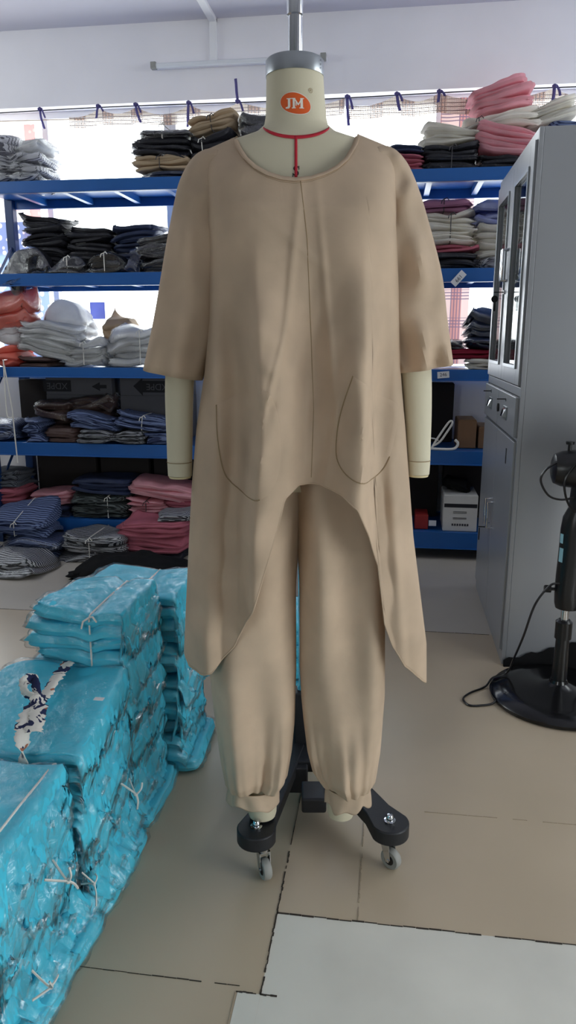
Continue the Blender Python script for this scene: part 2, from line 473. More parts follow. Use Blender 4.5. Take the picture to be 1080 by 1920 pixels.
def slab(rng, sx, sy, sz, res=(18, 12, 6), layers=2, wr=.004, side=.006, sharp=5.0, crumple=0.0, curl=.55, crisp=False):
    """one folded garment: soft edges, fold lines along its sides, creases on top; base at z=0"""
    P, Fc = topo(*res); u, v, w = P[:, 0], P[:, 1], P[:, 2]
    m = np.maximum(np.abs(u), np.abs(v)); r = (np.abs(u) ** sharp + np.abs(v) ** sharp) ** (1 / sharp)
    s = np.where(r > 1e-6, m / np.maximum(r, 1e-6), 1.0)
    X = np.stack([u * s * sx / 2, v * s * sy / 2, w * sz / 2], 1)
    edge = np.clip((m - .8) / .2, 0, 1)
    # rounded rim and fold layers
    X[:, 2] *= 1 - .22 * edge ** 3
    out = (np.cos(w * PI / 2) - .5) * side * 1.2 + np.sin(w * layers * PI + rng.uniform(0, 6.28)) * side * .7 + nz3(X * [1, 1, 3], rng, 30) * side * .7
    d = np.stack([np.where(np.abs(u) > .95, np.sign(u), 0), np.where(np.abs(v) > .95, np.sign(v), 0)], 1)
    X[:, :2] += d * (out * edge)[:, None]
    top = np.clip(w, 0, 1)
    n1 = nz3(X, rng, 22); n2 = nz3(X, rng, 60); n3 = 1 - np.abs(nz3(X, rng, 28))
    if crisp:
        for _ in range(7):
            a_ = rng.uniform(0, PI); c_ = rng.uniform(-.5, .5); q_ = (u * math.cos(a_) + v * math.sin(a_) - c_); le = (-u * math.sin(a_) + v * math.cos(a_) - rng.uniform(-.6, .6))
            X[:, 2] += wr * rng.uniform(.4, 1.0) * np.exp(-np.abs(q_) / .06) * np.exp(-(le / .5) ** 2) * top
        n1 = n1 * .45; n3 = n3 * .4
    X[:, 2] += (n1 * wr + n2 * wr * .35 + n3 * wr * .6) * (0.35 + .65 * top)
    X[:, 0] += nz3(X, rng, 18) * wr * .8 * edge; X[:, 1] += nz3(X, rng, 18) * wr * .8 * edge
    if crumple:
        c = 1 - np.abs(nz3(X, rng, 45, 9)); X[:, 2] += c * crumple * (.3 + .7 * edge)
        X[:, 0] += nz3(X, rng, 70) * crumple * edge * d[:, 0] ** 2; X[:, 1] += nz3(X, rng, 70) * crumple * edge * d[:, 1] ** 2
    for cu_, cv_ in ((-1, -1), (1, -1), (-1, 1), (1, 1)):
        q_ = np.clip((u * cu_ + v * cv_) / 2, 0, 1) ** 4; X[:, 2] += q_ * rng.normal() * curl * sz; X[:, 0] += q_ * cu_ * rng.normal() * curl * .012; X[:, 1] += q_ * cv_ * rng.normal() * curl * .012
    X[:, 2] += sz / 2
    return X, Fc, u, v

def mesh_obj(name, X, Fc, m, parent=None, loc=None):
    me = bpy.data.meshes.new(name); me.from_pydata(X.tolist(), [], Fc); me.materials.append(m)
    me.polygons.foreach_set('use_smooth', [True] * len(me.polygons))
    o = bpy.data.objects.new(name, me); COL.objects.link(o)
    if parent: o.parent = parent
    if loc is not None: o.location = loc
    return o

ORD = ['topmost', 'second from the top', 'third from the top', 'fourth from the top', 'fifth from the top', 'sixth from the top', 'seventh from the top',
       'eighth from the top', 'ninth from the top', 'tenth from the top', '11th from the top', '12th from the top', '13th from the top', '14th from the top',
       '15th from the top', '16th from the top', '17th from the top', '18th from the top', '19th from the top', '20th from the top']
NAMEK = 'folded_garment'
def stack(desc, where, fab, x0, x1, y0, y1, z0, z1, n, seed=0, pinch=0.0, pu=0.0, pw=.3, slope=0.0, roll=0.0, yaw=0.0, bulge=0.0, jit=.011, wr=.005,
          side=.010, layers=3, film=None, tie=None, res=None, name=NAMEK, lean=0.0, fabs=None, descs=None, crumple=0.0, sharp=5.0, dome=0.0, fan=0.0, sag=0.0, taper=0.0, tiewhere=None, tilt=0.0, droop=0.0, curl=.55, crisp=False):
    """a pile of n folded garments between x0..x1, y0..y1, z0..z1; pinched where a cord ties it"""
    rng = np.random.default_rng(seed + 17)
    W, D, H = x1 - x0, y1 - y0, z1 - z0; t = H / n
    c = np.array([(x0 + x1) / 2, (y0 + y1) / 2, z0])
    rx = 1.0
    R = Matrix.Rotation(yaw, 3, 'Z') @ Matrix.Rotation(roll, 3, 'Y') @ Matrix.Rotation(tilt, 3, 'X'); R = np.array(R)
    def warp(X, dr=0.0):
        X = X.copy(); u = X[:, 0] / (W / 2); v = X[:, 1] / (D / 2); h = X[:, 2]
        X[:, 2] = h * (1 + slope * v + fan * u)
        X[:, 2] = H * .5 + (X[:, 2] - H * .5) * (1 - pinch * np.exp(-((u - pu) / pw) ** 2)) if pinch else X[:, 2]
        if taper: X[:, 1] *= (1 - taper * (u * .5 + .5))
        if pinch: X[:, 1] *= 1 - .25 * pinch * np.exp(-((u - pu) / pw) ** 2)
        if dome: X[:, 2] -= dome * (np.maximum(np.abs(u), np.abs(v)) ** 2.5) * (h / H)
        if sag: X[:, 2] -= sag * np.clip(u, 0, 2) ** 2
        X[:, 0] += lean * h
        if dr:
            e_ = np.clip((u - .74) / .26, 0, 1.15); vv = v * D * 50
            ir = .30 * np.sin(vv * .45 + h * 60) + .2 * np.sin(vv * 1.3 + h * 140) + .12 * np.sin(vv * 2.9 + h * 33)
            X[:, 2] -= dr * e_ ** 1.25 * (1 + ir); X[:, 0] -= dr * .55 * e_ ** 1.4 * (1 + .5 * ir)
            X[:, 0] += e_ * .0035 * (1 - np.abs(np.sin(vv * 2.2 + h * 70 + 2 * np.sin(vv)))) * 1.5
        return X @ R.T
    made = []
    for i in range(n):
        z = i * t
        rr = res or ((22, 12, 5) if W > .2 else (14, 10, 4))
        X, Fc, u, v = slab(rng, W * (1 + rng.uniform(-.04, .03)), D * (1 + rng.uniform(-.06, .03)), t * 1.04, rr, layers, min(wr, t * .25), side, sharp, crumple, curl, crisp)
        off = np.array([rng.uniform(-jit, jit), rng.uniform(-jit, jit), z]); a = rng.uniform(-1, 1) * jit * 3
        ca, sa = math.cos(a), math.sin(a)
        X[:, :2] = X[:, :2] @ np.array([[ca, sa], [-sa, ca]])
        dri = min(droop * rng.uniform(.6, 1.3), z * .75) if droop else 0.0
        Y = warp(X + off, dri)
        base = Y.mean(0); base[2] = Y[:, 2].min()
        fb = fabs[(n - 1 - i) % len(fabs)] if fabs else fab
        dd = descs[(n - 1 - i) % len(descs)] if descs else desc
        lab = (dd + ' ' + where) if n == 1 else (dd + ', ' + (ORD[n - 1 - i] if i or n < 3 else 'lowest') + ' ' + where)
        if n == 2 and i == 0: lab = dd + ', lower one ' + where
        if n == 2 and i == 1: lab = dd + ', upper one ' + where
        if film is None:
            o = mesh_obj(name, Y - base, Fc, fb, None, c + base)
        else:
            o = thing(name, '', 'garment', tuple(c + base))
            mesh_obj('cloth', Y - base, Fc, fb, o)
            X2 = X.copy(); mid = t / 2
            X2[:, 0] *= 1.02; X2[:, 1] *= 1.02; X2[:, 2] = mid + (X2[:, 2] - mid) * 1.08
            m = np.maximum(np.abs(u), np.abs(v)); e = np.clip((m - .72) / .28, 0, 1)
            cr = nz3(X2, rng, 75, 9) * .6 + (1 - np.abs(nz3(X2, rng, 55, 9)))
            if crisp:
                for _ in range(12):
                    a_ = rng.uniform(0, PI); q_ = (u * math.cos(a_) + v * math.sin(a_) - rng.uniform(-.7, .7)); le = (-u * math.sin(a_) + v * math.cos(a_) - rng.uniform(-.7, .7))
                    X2[:, 2] += .0042 * rng.uniform(.4, 1) * np.exp(-np.abs(q_) / .07) * np.exp(-(le / .4) ** 2) * (X2[:, 2] > mid)
            X2[:, 2] += cr * .0026 * (.5 + e); d0 = np.where(np.abs(u) > .97, np.sign(u), 0); d1 = np.where(np.abs(v) > .97, np.sign(v), 0)
            X2[:, 0] += d0 * (.001 + .004 * np.abs(nz3(X2, rng, 60))); X2[:, 1] += d1 * (.001 + .003 * np.abs(nz3(X2, rng, 60)))
            mesh_obj('poly_bag', warp(X2 + off, dri) - base, Fc, film, o)
        tag(o, lab, 'garment', 'garments ' + where if n > 1 else None)
        made.append(o)
    if tie:
        hp = H * (1 - pinch) / 2; e = .004; dv = D / 2 * (1 - .25 * pinch) + e; x = pu * W / 2
        f = 1 + fan * pu
        lo, hi = H / 2 - hp - e * .2, H / 2 + hp * f + e
        hi -= dome * .02
        P = []
        for a, bb in ((-dv, lo), (-dv, H / 2), (-dv, hi - .004), (-dv + .01, hi), (0, hi + .002), (dv - .01, hi), (dv, hi - .004), (dv, lo)):
            P.append((x + lean * bb, a, bb + slope * bb * (a / (D / 2))))
        P = [tuple(np.array(p) @ R.T) for p in P]
        k = MB().tube(P, .0022, 6, closed=True)
        kp = Vector(P[2]); 
        k.tube([kp, kp + Vector((.012, -.008, .006)), kp + Vector((.022, -.01, -.006))], .0022, 5).tube([kp, kp + Vector((-.01, -.01, -.006)), kp + Vector((-.014, -.012, -.022))], .0022, 5)
        o = k.build('tie_cord', tie if tie is not True else M['cord'], loc=tuple(c))
        tag(o, (tiewhere or ('cord tied around the ' + desc.replace('folded ', '').replace('bagged ', '') + ' pile ' + where)), 'cord')
    return made

Z1, Z2, Z3, Z4, Z5 = [l[0] for l in LV]
C = M['cord']; CG = M['cordg']
# --- top shelf, left to right
stack('silver-grey striped garment', 'at the far left end of the top shelf', F['grey'], -2.16, -1.94, 3.84, 4.14, Z1, 2.06, 5, 1, pinch=.3, pu=.5, fan=.1, roll=.12, film=M['filmw'], wr=.006)
stack('silver-grey bagged garment', 'right of the striped plastic pile, top shelf', F['grey'], -1.985, -1.84, 3.85, 4.12, Z1, 2.05, 5, 2, pinch=.25, pu=-.6, film=M['filmw'], wr=.006, slope=-.05)
stack('white bagged garment', 'resting on the silver bags, top shelf far left', F['white'], -1.985, -1.83, 3.88, 4.15, 2.052, 2.135, 3, 3, pinch=.45, pu=-.7, fan=.2, film=M['filmw'], wr=.006, jit=.001)
stack('dark-edged silver garment', 'on top at the top shelf left edge', F['grey'], -2.16, -1.99, 3.88, 4.15, 2.075, 2.16, 2, 4, roll=-.1, film=M['filmw'], wr=.006)
stack('navy folded garment', 'beneath the tan pile left of the form', F['navy'], -1.30, -1.05, 3.85, 4.12, Z1, 1.962, 2, 5, wr=.004, film=M['film'])
stack('tan folded garment', 'in the lower tied tan bundle, top shelf', F['tan'], -1.33, -1.05, 3.845, 4.12, 1.962, 2.04, 4, 6, pinch=.3, tie=CG, wr=.005, side=.008, tiewhere='grey cord around the lower tan bundle on the top shelf')
stack('black folded garment', 'between tan bundle and bagged black pile', F['black'], -1.335, -1.045, 3.85, 4.12, 2.04, 2.105, 3, 7, wr=.005, side=.008, jit=.01)
stack('black bagged garment', 'crowning the pile left of the shoulder', F['black'], -1.30, -1.04, 3.85, 4.12, 2.108, 2.17, 2, 8, dome=.03, film=M['film'], wr=.008, jit=.01, tie=C, tiewhere='pale cord on the black bags crowning the left pile')
stack('black folded garment', 'under the upper tan bundle beside the form shoulder', F['black'], -1.03, -.79, 3.85, 4.15, Z1, 2.115, 6, 9, roll=-.08, pinch=.12, pu=-.4, tie=C, wr=.006, side=.008, jit=.01, tiewhere='white cord around the black pile at the form shoulder')
stack('tan folded garment', 'in the upper tan bundle beside the form neck', F['tan'], -1.05, -.80, 3.88, 4.15, 2.135, 2.225, 4, 10, roll=-.14, pinch=.28, tie=CG, wr=.005, side=.008, tiewhere='grey cord around the upper tan bundle near the neck')
stack('black bagged garment', 'just left of the form neck', F['black'], -.785, -.60, 3.86, 4.15, Z1, 2.21, 6, 11, film=M['film'], wr=.008, jit=.008, dome=.02)
stack('dusty rose folded garment', 'right of the form shoulder, top shelf', F['rose'], -.05, .10, 3.86, 4.12, Z1, 2.005, 4, 12, wr=.006)
stack('navy folded garment', 'topping the dusty rose pile by the shoulder', F['navy'], -.06, .11, 3.87, 4.12, 2.007, 2.04, 2, 13)
stack('black folded garment', 'beneath the white fan, top shelf right', F['black'], .115, .37, 3.86, 4.14, Z1, 2.035, 5, 14, pinch=.12, tie=CG, wr=.005, side=.008, tiewhere='dark cord around the black pile below the white fan')
stack('black folded garment', 'under the low pink bundle near the cabinet', F['black'], .385, .63, 3.86, 4.14, Z1, 1.985, 3, 15, wr=.006)
stack('pink folded garment', 'in the low pink bundle by the cabinet top', F['pink'], .36, .64, 3.87, 4.15, 1.99, 2.115, 5, 16, roll=.10, fan=-.12, wr=.006, side=.01, jit=.008)
stack('white folded garment', 'in the tied white fan right of the form', F['towel'], .11, .37, 3.88, 4.14, 2.037, 2.135, 6, 17, pinch=.55, pu=.85, pw=.9, wr=.005, side=.008, roll=.04)
stack('cream folded garment', 'between the two pink bundles, top shelf', F['towel'], .30, .66, 3.93, 4.18, 2.125, 2.195, 3, 18, roll=-.12, pinch=.45, pu=-.6, pw=.5, wr=.006, side=.008, tie=CG, tiewhere='grey cord gathering the cream garments between pink bundles')
stack('pink folded garment', 'in the high pink bundle above the white garments', F['pink'], .35, .62, 3.95, 4.2, 2.205, 2.335, 5, 19, roll=-.22, pinch=.3, pu=-1, pw=.8, wr=.007, side=.012, jit=.014, film=None)
stack('blue folded garment', 'on the rack end above the cabinet', F['bstripe'], .67, .90, 3.9, 4.15, Z1, 2.13, 6, 20)
stack('white folded garment', 'in the slanted white pile above the cabinet', F['towel'], .60, .84, 3.95, 4.2, 2.14, 2.235, 6, 21, roll=-.3, pinch=.2, pu=-1, pw=.8, wr=.005, side=.009)
# --- second shelf
stack('black folded garment', 'in the tall black pile, second shelf', F['black'], -2.0, -1.765, 3.93, 4.2, Z2, 1.765, 12, 30, wr=.004, side=.012, jit=.012)
stack('black folded garment', 'in the middle black pile, second shelf', F['black'], -1.745, -1.505, 3.93, 4.2, Z2, 1.715, 10, 31, wr=.004, side=.010, jit=.010, dome=.012)
stack('navy folded garment', 'in the tilted navy pile, second shelf', F['navy'], -1.49, -1.25, 3.93, 4.2, Z2, 1.715, 9, 32, wr=.004, side=.008, jit=.006, fan=.06)
stack('black bagged garment', 'slumped before the tall black pile', F['black'], -2.05, -1.80, 3.83, 3.92, Z2, 1.60, 2, 33, dome=.09, film=M['film'], wr=.01, jit=.004)
stack('black bagged garment', 'tied in front between black piles', F['black'], -1.79, -1.61, 3.83, 3.92, Z2, 1.555, 2, 34, dome=.03, film=M['film'], wr=.01, tie=C, tiewhere='pale cord on the bag between the black piles')
stack('black bagged garment', 'crumpled in front of the middle black pile', F['black'], -1.60, -1.39, 3.825, 3.92, Z2, 1.57, 3, 35, dome=.05, film=M['film'], wr=.01, tie=C, tiewhere='white cord on the crumpled bag by the middle pile')
stack('dark bagged garment', 'in front of the navy pile', F['navy'], -1.375, -1.315, 3.83, 3.92, Z2, 1.59, 2, 36, film=M['film'], wr=.008)
stack('black bagged garment', 'in the leaning pile beside the left sleeve', F['black'], -1.305, -1.06, 3.83, 3.925, Z2, 1.65, 5, 37, roll=-.1, film=M['film'], wr=.009, jit=.006)
stack('black folded garment', 'in the lowest layer, second shelf right', F['black'], .16, .38, 3.86, 4.14, Z2, 1.545, 3, 40, wr=.006, jit=.008)
stack('dusty rose folded garment', 'under the off-white tied bundle', F['rose'], .15, .375, 3.86, 4.14, 1.548, 1.585, 2, 41, wr=.005)
stack('off-white folded garment', 'in the off-white tied bundle, second shelf', F['towel'], .11, .37, 3.86, 4.14, 1.587, 1.735, 7, 42, pinch=.12, pu=.1, tie=CG, side=.011, wr=.004, layers=1, tiewhere='grey cord around the off-white bundle, second shelf right')
stack('mauve bagged garment', 'with dark strap above the off-white bundle', F['mauve'], .085, .35, 3.87, 4.14, 1.738, 1.80, 2, 43, dome=.02, pinch=.15, tie=M['ink'], wr=.008, tiewhere='dark strap around the mauve bagged garments')
stack('grey bagged garment', 'at the bottom beside the cabinet, second shelf', F['grey'], .39, .60, 3.85, 4.14, Z2, 1.535, 2, 44, film=M['film'], wr=.006)
stack('white folded garment', 'in the white pile behind the cabinet edge', F['towel'], .385, .60, 3.86, 4.14, 1.538, 1.67, 5, 45, side=.01, wr=.005)
stack('periwinkle blue bagged garment', 'heaped beside the cabinet edge', F['peri'], .36, .58, 3.87, 4.14, 1.673, 1.79, 3, 46, dome=.03, film=M['film'], wr=.01)
# --- third shelf
stack('coral bagged garment', 'bulging at the left end of the third shelf', F['coral'], -2.16, -1.96, 3.84, 4.05, 1.19, 1.385, 2, 50, dome=.05, film=M['filmw'], wr=.012, jit=.01)
stack('pale aqua bagged garment', 'below the coral bag, third shelf', F['white'], -2.16, -2.02, 3.85, 4.1, 1.105, 1.188, 2, 51, film=M['filmw'], wr=.008)
stack('red folded garment', 'at the lower left end of the third shelf', F['coral'], -2.16, -2.045, 3.83, 4.1, Z3, 1.10, 3, 52, wr=.006)
stack('clear-bagged white garment', 'heaped behind the white fan, third shelf', F['white'], -1.95, -1.72, 4.0, 4.22, Z3, 1.33, 4, 53, dome=.05, film=M['filmw'], wr=.012, jit=.01)
stack('brown flat garment', 'beneath the white fan, third shelf', F['brown'], -2.03, -1.83, 3.825, 4.1, Z3, 1.035, 2, 54)
stack('white bagged garment', 'in the leftmost white fan, third shelf', F['white'], -2.01, -1.70, 3.82, 3.98, 1.04, 1.22, 6, 55, pinch=.25, pu=-.7, fan=-.05, roll=.13, film=M['filmw'], wr=.007, side=.01)
stack('white bagged garment', 'in the middle white pile, third shelf', F['white'], -1.75, -1.53, 3.825, 3.99, Z3, 1.135, 4, 56, pinch=.2, film=M['filmw'], wr=.008, side=.01, tie=C, tiewhere='white cord around the middle white pile')
stack('white bagged garment', 'in the white bundle nearest the left sleeve', F['white'], -1.515, -1.20, 3.825, 4.05, Z3, 1.20, 5, 57, pinch=.18, pu=.2, film=M['filmw'], wr=.008, side=.012, tie=C, dome=.02, tiewhere='white cord around the bundle nearest the left sleeve')
stack('cream folded garment', 'peeking behind the white bundles', F['tan'], -1.62, -1.46, 4.05, 4.22, Z3, 1.25, 4, 58)
stack('white folded garment', 'under the maroon garments by the cabinet', F['towel'], .375, .60, 3.81, 4.1, Z3, 1.035, 3, 60, side=.01, jit=.004)
stack('maroon folded garment', 'on the third shelf by the cabinet', F['maroon'], .16, .60, 3.86, 4.12, 1.037, 1.085, 2, 61, wr=.006)
stack('black small bagged garment', 'just right of the right sleeve hem', F['black'], .15, .345, 3.86, 4.1, 1.088, 1.135, 2, 62, film=M['filmw'], wr=.006)
stack('navy black bagged garment', 'in the bulging dark pile beside the cabinet', F['navy'], .37, .60, 3.87, 4.12, 1.088, 1.29, 6, 63, dome=.05, film=M['film'], wr=.008, side=.012, jit=.01)
# --- fourth shelf
stack('navy striped folded garment', 'at the left end of the fourth shelf', F['bstripe'], -2.02, -1.925, 3.83, 4.1, Z4, .70, 5, 70, wr=.006, side=.01)
stack('navy striped bagged garment', 'bulging past the rack post, fourth shelf', F['bstripe'], -2.32, -2.085, 3.83, 4.1, Z4, .69, 4, 71, dome=.03, wr=.008, film=M['film'])
stack('brown bagged garment', 'at the back left of the fourth shelf', F['brown'], -2.0, -1.80, 3.93, 4.12, .70, .79, 2, 72, film=M['film'], wr=.01, roll=.1)
stack('dark brown bagged garment', 'lying behind the blue striped bundles', F['brown'], -1.93, -1.57, 4.02, 4.22, Z4, .81, 5, 73, roll=-.1, film=M['film'], wr=.01)
stack('dark brown folded garment', 'left of the grey striped fan', F['brown'], -1.91, -1.72, 3.83, 4.0, Z4, .655, 3, 74)
stack('blue striped folded garment', 'in the bundle above the grey fan', F['bstripe'], -1.765, -1.50, 3.84, 4.0, .655, .735, 4, 75, roll=.14, pinch=.2, pu=.6, side=.009, wr=.004)
stack('grey striped folded garment', 'in the drooping fan, fourth shelf', F['gstripe'], -1.70, -1.33, 3.80, 4.0, Z4, .65, 6, 76, pinch=.55, pu=.1, pw=.25, side=.008, wr=.005, tie=CG, tiewhere='dark cord around the drooping grey fan')
stack('blue striped folded garment', 'in the right bundle by the form arm', F['bstripe'], -1.50, -1.18, 3.83, 4.0, .655, .735, 3, 77, roll=.12, side=.008, wr=.006, tie=C, pinch=.1, tiewhere='pale cord around the blue bundle by the form arm')
stack('navy striped flat garment', 'under the right blue bundle', F['bstripe'], -1.32, -1.12, 3.83, 4.0, Z4, .64, 3, 78)
# --- bottom shelf and floor heap
stack('striped folded garment', 'under pink, bottom shelf left end', F['pstripe'], -2.30, -2.09, 3.84, 4.1, .0, .21, 6, 80)
stack('pink folded garment', 'at the left end of the bottom shelf', F['rose'], -2.30, -2.085, 3.84, 4.1, .212, .31, 5, 81, side=.009)
stack('fine striped folded garment', 'above pink at the bottom shelf left end', F['pstripe'], -2.30, -2.08, 3.85, 4.1, .312, .395, 4, 82)
stack('navy folded garment', 'under the small pink pile, bottom shelf', F['navy'], -2.01, -1.81, 3.86, 4.1, Z5, .21, 2, 83)
stack('pink folded garment', 'in the small pink pile, bottom shelf', F['pink'], -2.03, -1.81, 3.86, 4.1, .212, .285, 4, 84, side=.01, jit=.01)
stack('blue folded shirt', 'leaning against the bottom shelf left', F['bstripe'], -2.12, -1.80, 3.53, 3.79, .12, .235, 3, 85, roll=.0, slope=.35, wr=.006, tie=C, pinch=.05, tiewhere='cord around the blue shirts leaning on the bottom shelf')
stack('light blue striped shirt', 'standing at the extreme left floor heap', F['bstripe'], -2.20, -2.06, 3.28, 3.48, .0, .28, 7, 86, wr=.006)
stack('blue striped bagged shirt', 'in the floor heap under the blue shirts', F['bstripe'], -2.05, -1.72, 3.50, 3.80, .0, .115, 3, 87, film=M['film'], wr=.008, dome=.02)
stack('black and white striped bag', 'lowest on the floor at left', F['gstripe'], -2.03, -1.70, 3.20, 3.47, .0, .09, 2, 88, film=M['film'], wr=.012, dome=.04)
stack('dark striped folded garment', 'in the dark tied pile, bottom shelf', F['green'], -1.79, -1.45, 3.84, 4.1, Z5, .285, 6, 89, pinch=.12, pu=.35, tie=C, side=.009, wr=.006, tiewhere='pale cord around the dark striped pile, bottom shelf')
stack('navy folded garment', 'topping the dark striped pile', F['navy'], -1.77, -1.42, 3.85, 4.1, .288, .37, 4, 90, wr=.006, side=.009)
stack('grey striped bagged garment', 'on the floor below the dark striped pile', F['gstripe'], -1.71, -1.36, 3.50, 3.78, .0, .13, 3, 91, film=M['film'], wr=.008, tie=C, tiewhere='cord on the striped floor bag')
stack('pink folded garment', 'in the lower pink heap near the form', F['rose'], -1.40, -1.05, 3.55, 3.80, .055, .20, 6, 92, side=.012, wr=.007, jit=.012)
stack('black folded garment', 'beneath the lower pink heap', F['black'], -1.36, -1.06, 3.56, 3.79, .0, .053, 2, 93)
stack('pink folded garment', 'in the left pink bundle, bottom shelf', F['pink'], -1.435, -1.24, 3.84, 4.1, Z5, .265, 6, 94, side=.011, wr=.006, jit=.01, tie=CG, pinch=.1, tiewhere='dark cord around the left pink bundle')
stack('rose folded garment', 'in the right pink bundle, bottom shelf', F['rose'], -1.235, -1.0, 3.84, 4.1, Z5, .265, 5, 95, side=.011, wr=.006, jit=.01)
stack('pink folded garment', 'spread over the pink bundles, bottom shelf', F['pink'], -1.44, -1.02, 3.82, 4.08, .268, .355, 3, 96, roll=.1, wr=.008, side=.012, jit=.015)
stack('black and white striped garment', 'slipped between the pink garments', F['gstripe'], -1.20, -1.03, 3.60, 3.80, .205, .25, 2, 97, wr=.006)
# black cloth heap on the floor
rng = np.random.default_rng(4)
X, Fc, u, v = slab(rng, .60, .34, .11, (40, 24, 5), 3, .012, .02, 3.0, .012)
X[:, 2] *= 1 - .65 * np.clip(np.maximum(np.abs(u), np.abs(v)), 0, 1) ** 2 * (X[:, 2] > .04)
X[:, 2] = np.maximum(X[:, 2], 0.002)
tag(mesh_obj('cloth_heap', X, Fc, F['blackmatt'], None, (-1.22, 3.32, .0)), 'crumpled black cloth heap on the floor behind the turquoise packs', 'cloth')

# ------------------------------------------------------------------ things on the rack: cartons, boxes, tags
def carton(x0, x1, y0, y1, z0, z1, m, label, cat='carton'):
    t = thing('carton', label, cat, (x0, y0, z0))
    W, D, H = x1 - x0, y1 - y0, z1 - z0
    MB().box(0, W, 0, D, 0, H).build('body', m, t, smooth=False, bevel=.004)
    MB().box(.004, W - .004, .004, D / 2 - .001, H, H + .003).build('flap', m, t, smooth=False)
    MB().box(.004, W - .004, D / 2 + .001, D - .004, H, H + .003).build('flap', m, t, smooth=False)
    return t, W, D, H
M['dkcard'] = mat('grey_carton', lin(92, 92, 98), .8, var=.05)
for x0, x1, lab, tx, arrow in ((-2.0, -1.60, 'grey carton with upside-down lettering at the back left, fourth shelf', .06, .33), (-1.55, -1.15, 'grey carton with big arrow and upside-down lettering, fourth shelf', .21, .08)):
    t, W, D, H = carton(x0, x1, 4.10, 4.28, Z4 + .24, .925, M['dkcard'], lab)
    MB().box(.0, W, .0, D, -.24, 0).build('lower_half', M['dkcard'], t, smooth=False)
    mb = MB(); mb.quad((tx - .075, -.0015, .02), (tx + .095, -.0015, .02), (tx + .095, -.0015, .085), (tx - .075, -.0015, .085))
    mb.add([(tx - .13, -.0015, .055), (tx - .075, -.0015, .0), (tx - .075, -.0015, .10)], [(0, 1, 2)]) if arrow < .2 else mb.add([(arrow - .05, -.0015, .05), (arrow, -.0015, .025), (arrow, -.0015, .075)], [(0, 1, 2)]).quad((arrow, -.0015, .04), (arrow + .04, -.0015, .04), (arrow + .04, -.0015, .06), (arrow, -.0015, .06))
    mb.build('printed_panel', M['ink'], t, smooth=False)
    mb = MB(); put_text(mb, 'XDPE', lambda a, c, tx=tx: (tx + .01 - a * .052, -.0025, .053 - c * .052)); mb.build('lettering', M['dkcard'], t, smooth=False)
t, W, D, H = carton(.345, .44, 3.93, 4.15, Z4, .725, M['card'], 'brown carton on the fourth shelf beside the white clip')
carton(.452, .60, 3.93, 4.15, Z4, .69, M['card'], 'brown carton half hidden behind the cabinet, fourth shelf')
M['shade_filler'] = mat('dark_filler_card', lin(38, 32, 32), .85, var=.06)  # for cartons added to blacken the pale wall behind the low shelves
for x0, x1, z0, z1, lab in ((.02, .335, Z4, .90, 'added dark filler carton at the back of the fourth shelf behind the white clip'), (.0, .27, Z5, .47, 'added dark filler carton at the back of the bottom shelf behind the red box'), (.30, .66, Z5, .47, 'added dark filler carton behind the white printed carton'),
        (-2.12, -1.75, Z5, .47, 'added dark filler carton at the back left of the bottom shelf'), (-1.72, -1.42, Z5, .47, 'added dark filler carton behind the dark striped pile, bottom shelf'), (-1.39, -1.02, Z5, .47, 'added dark filler carton behind the pink bundles, bottom shelf'), (-2.20, -2.02, Z4, .90, 'added dark filler carton at the far left back of the fourth shelf')):
    carton(x0, x1, 4.16, 4.27, z0, z1, M['shade_filler'], lab)
# white carton with printed band
t, W, D, H = carton(.285, .46, 3.84, 4.08, Z5, .345, M['white_card'], 'white printed carton on the bottom shelf beside the cabinet')
MB().quad((.003, -.001, H - .065), (W - .003, -.001, H - .065), (W - .003, -.001, H - .045), (.003, -.001, H - .045)).build('printed_band', M['ink'], t, smooth=False)
mb = MB()
for k, zz in enumerate((.105, .098, .072, .066)): mb.quad((.05, -.001, zz), (.12, -.001, zz), (.12, -.001, zz + .003), (.05, -.001, zz + .003))
for k in range(7): mb.quad((.045 + k * .013, -.001, .03), (.054 + k * .013, -.001, .03), (.054 + k * .013, -.001, .042), (.045 + k * .013, -.001, .042))
mb.build('printed_lines', M['cordg'], t, smooth=False)
X, Fc, u, v = slab(np.random.default_rng(9), .12, .14, .06, (16, 14, 5), 2, .008, .01, 3)
tag(mesh_obj('folded_garment', X, Fc, F['blackmatt'], None, (.36, 3.96, .352)), 'black bundle lying on top of the white printed carton', 'garment')
t, W, D, H = carton(.14, .21, 3.86, 4.0, Z5, .228, mat('red_box', lin(150, 34, 34), .6), 'small red box on the bottom shelf left of white carton', 'box')
tag(MB().box(.213, .252, 3.86, 3.862, Z5 + .02, Z5 + .05).build('paper_tag', M['paper'], smooth=False), 'small white paper slip beside the red box', 'tag')
tag(MB().loft([[(.13 + .05 * math.cos(a) * s_, 3.95 + .05 * math.sin(a) * s_, z) for a in np.linspace(0, 2 * PI, 12, endpoint=False)] for s_, z in ((1, Z4 + .002), (.9, .66), (.5, .75), (.25, .8))]).build('red_bag', F['maroon']), 'red bag behind the right forearm, fourth shelf', 'bag')
# white clip-like spring steamer stand: two bent loops joined at a hinge
t = thing('garment_clip', 'white plastic spring clip with open loop, fourth shelf right', 'clip', (.26, 3.86, Z4))
MB().tube(spline([(-.06, -.02, .008), (-.02, -.035, .008), (.05, -.03, .008), (.075, -.02, .02), (.08, -.02, .04), (.065, -.02, .055)], 6), .007, 8, flat=1.0).build('base_jaw', M['cord'], t)
MB().tube(spline([(-.05, -.02, .012), (-.03, -.02, .05), (.0, -.02, .10), (.03, -.02, .145), (.045, -.02, .15), (.046, -.02, .135), (.02, -.02, .09), (-.01, -.02, .045), (-.045, -.02, .02)], 6), .0055, 8).build('upper_jaw', M['cord'], t)
MB().tube(spline([(-.06, .0, .06), (-.03, .0, .055), (-.02, -.02, .05)], 6), .004, 6).build('spring', M['cord'], t)
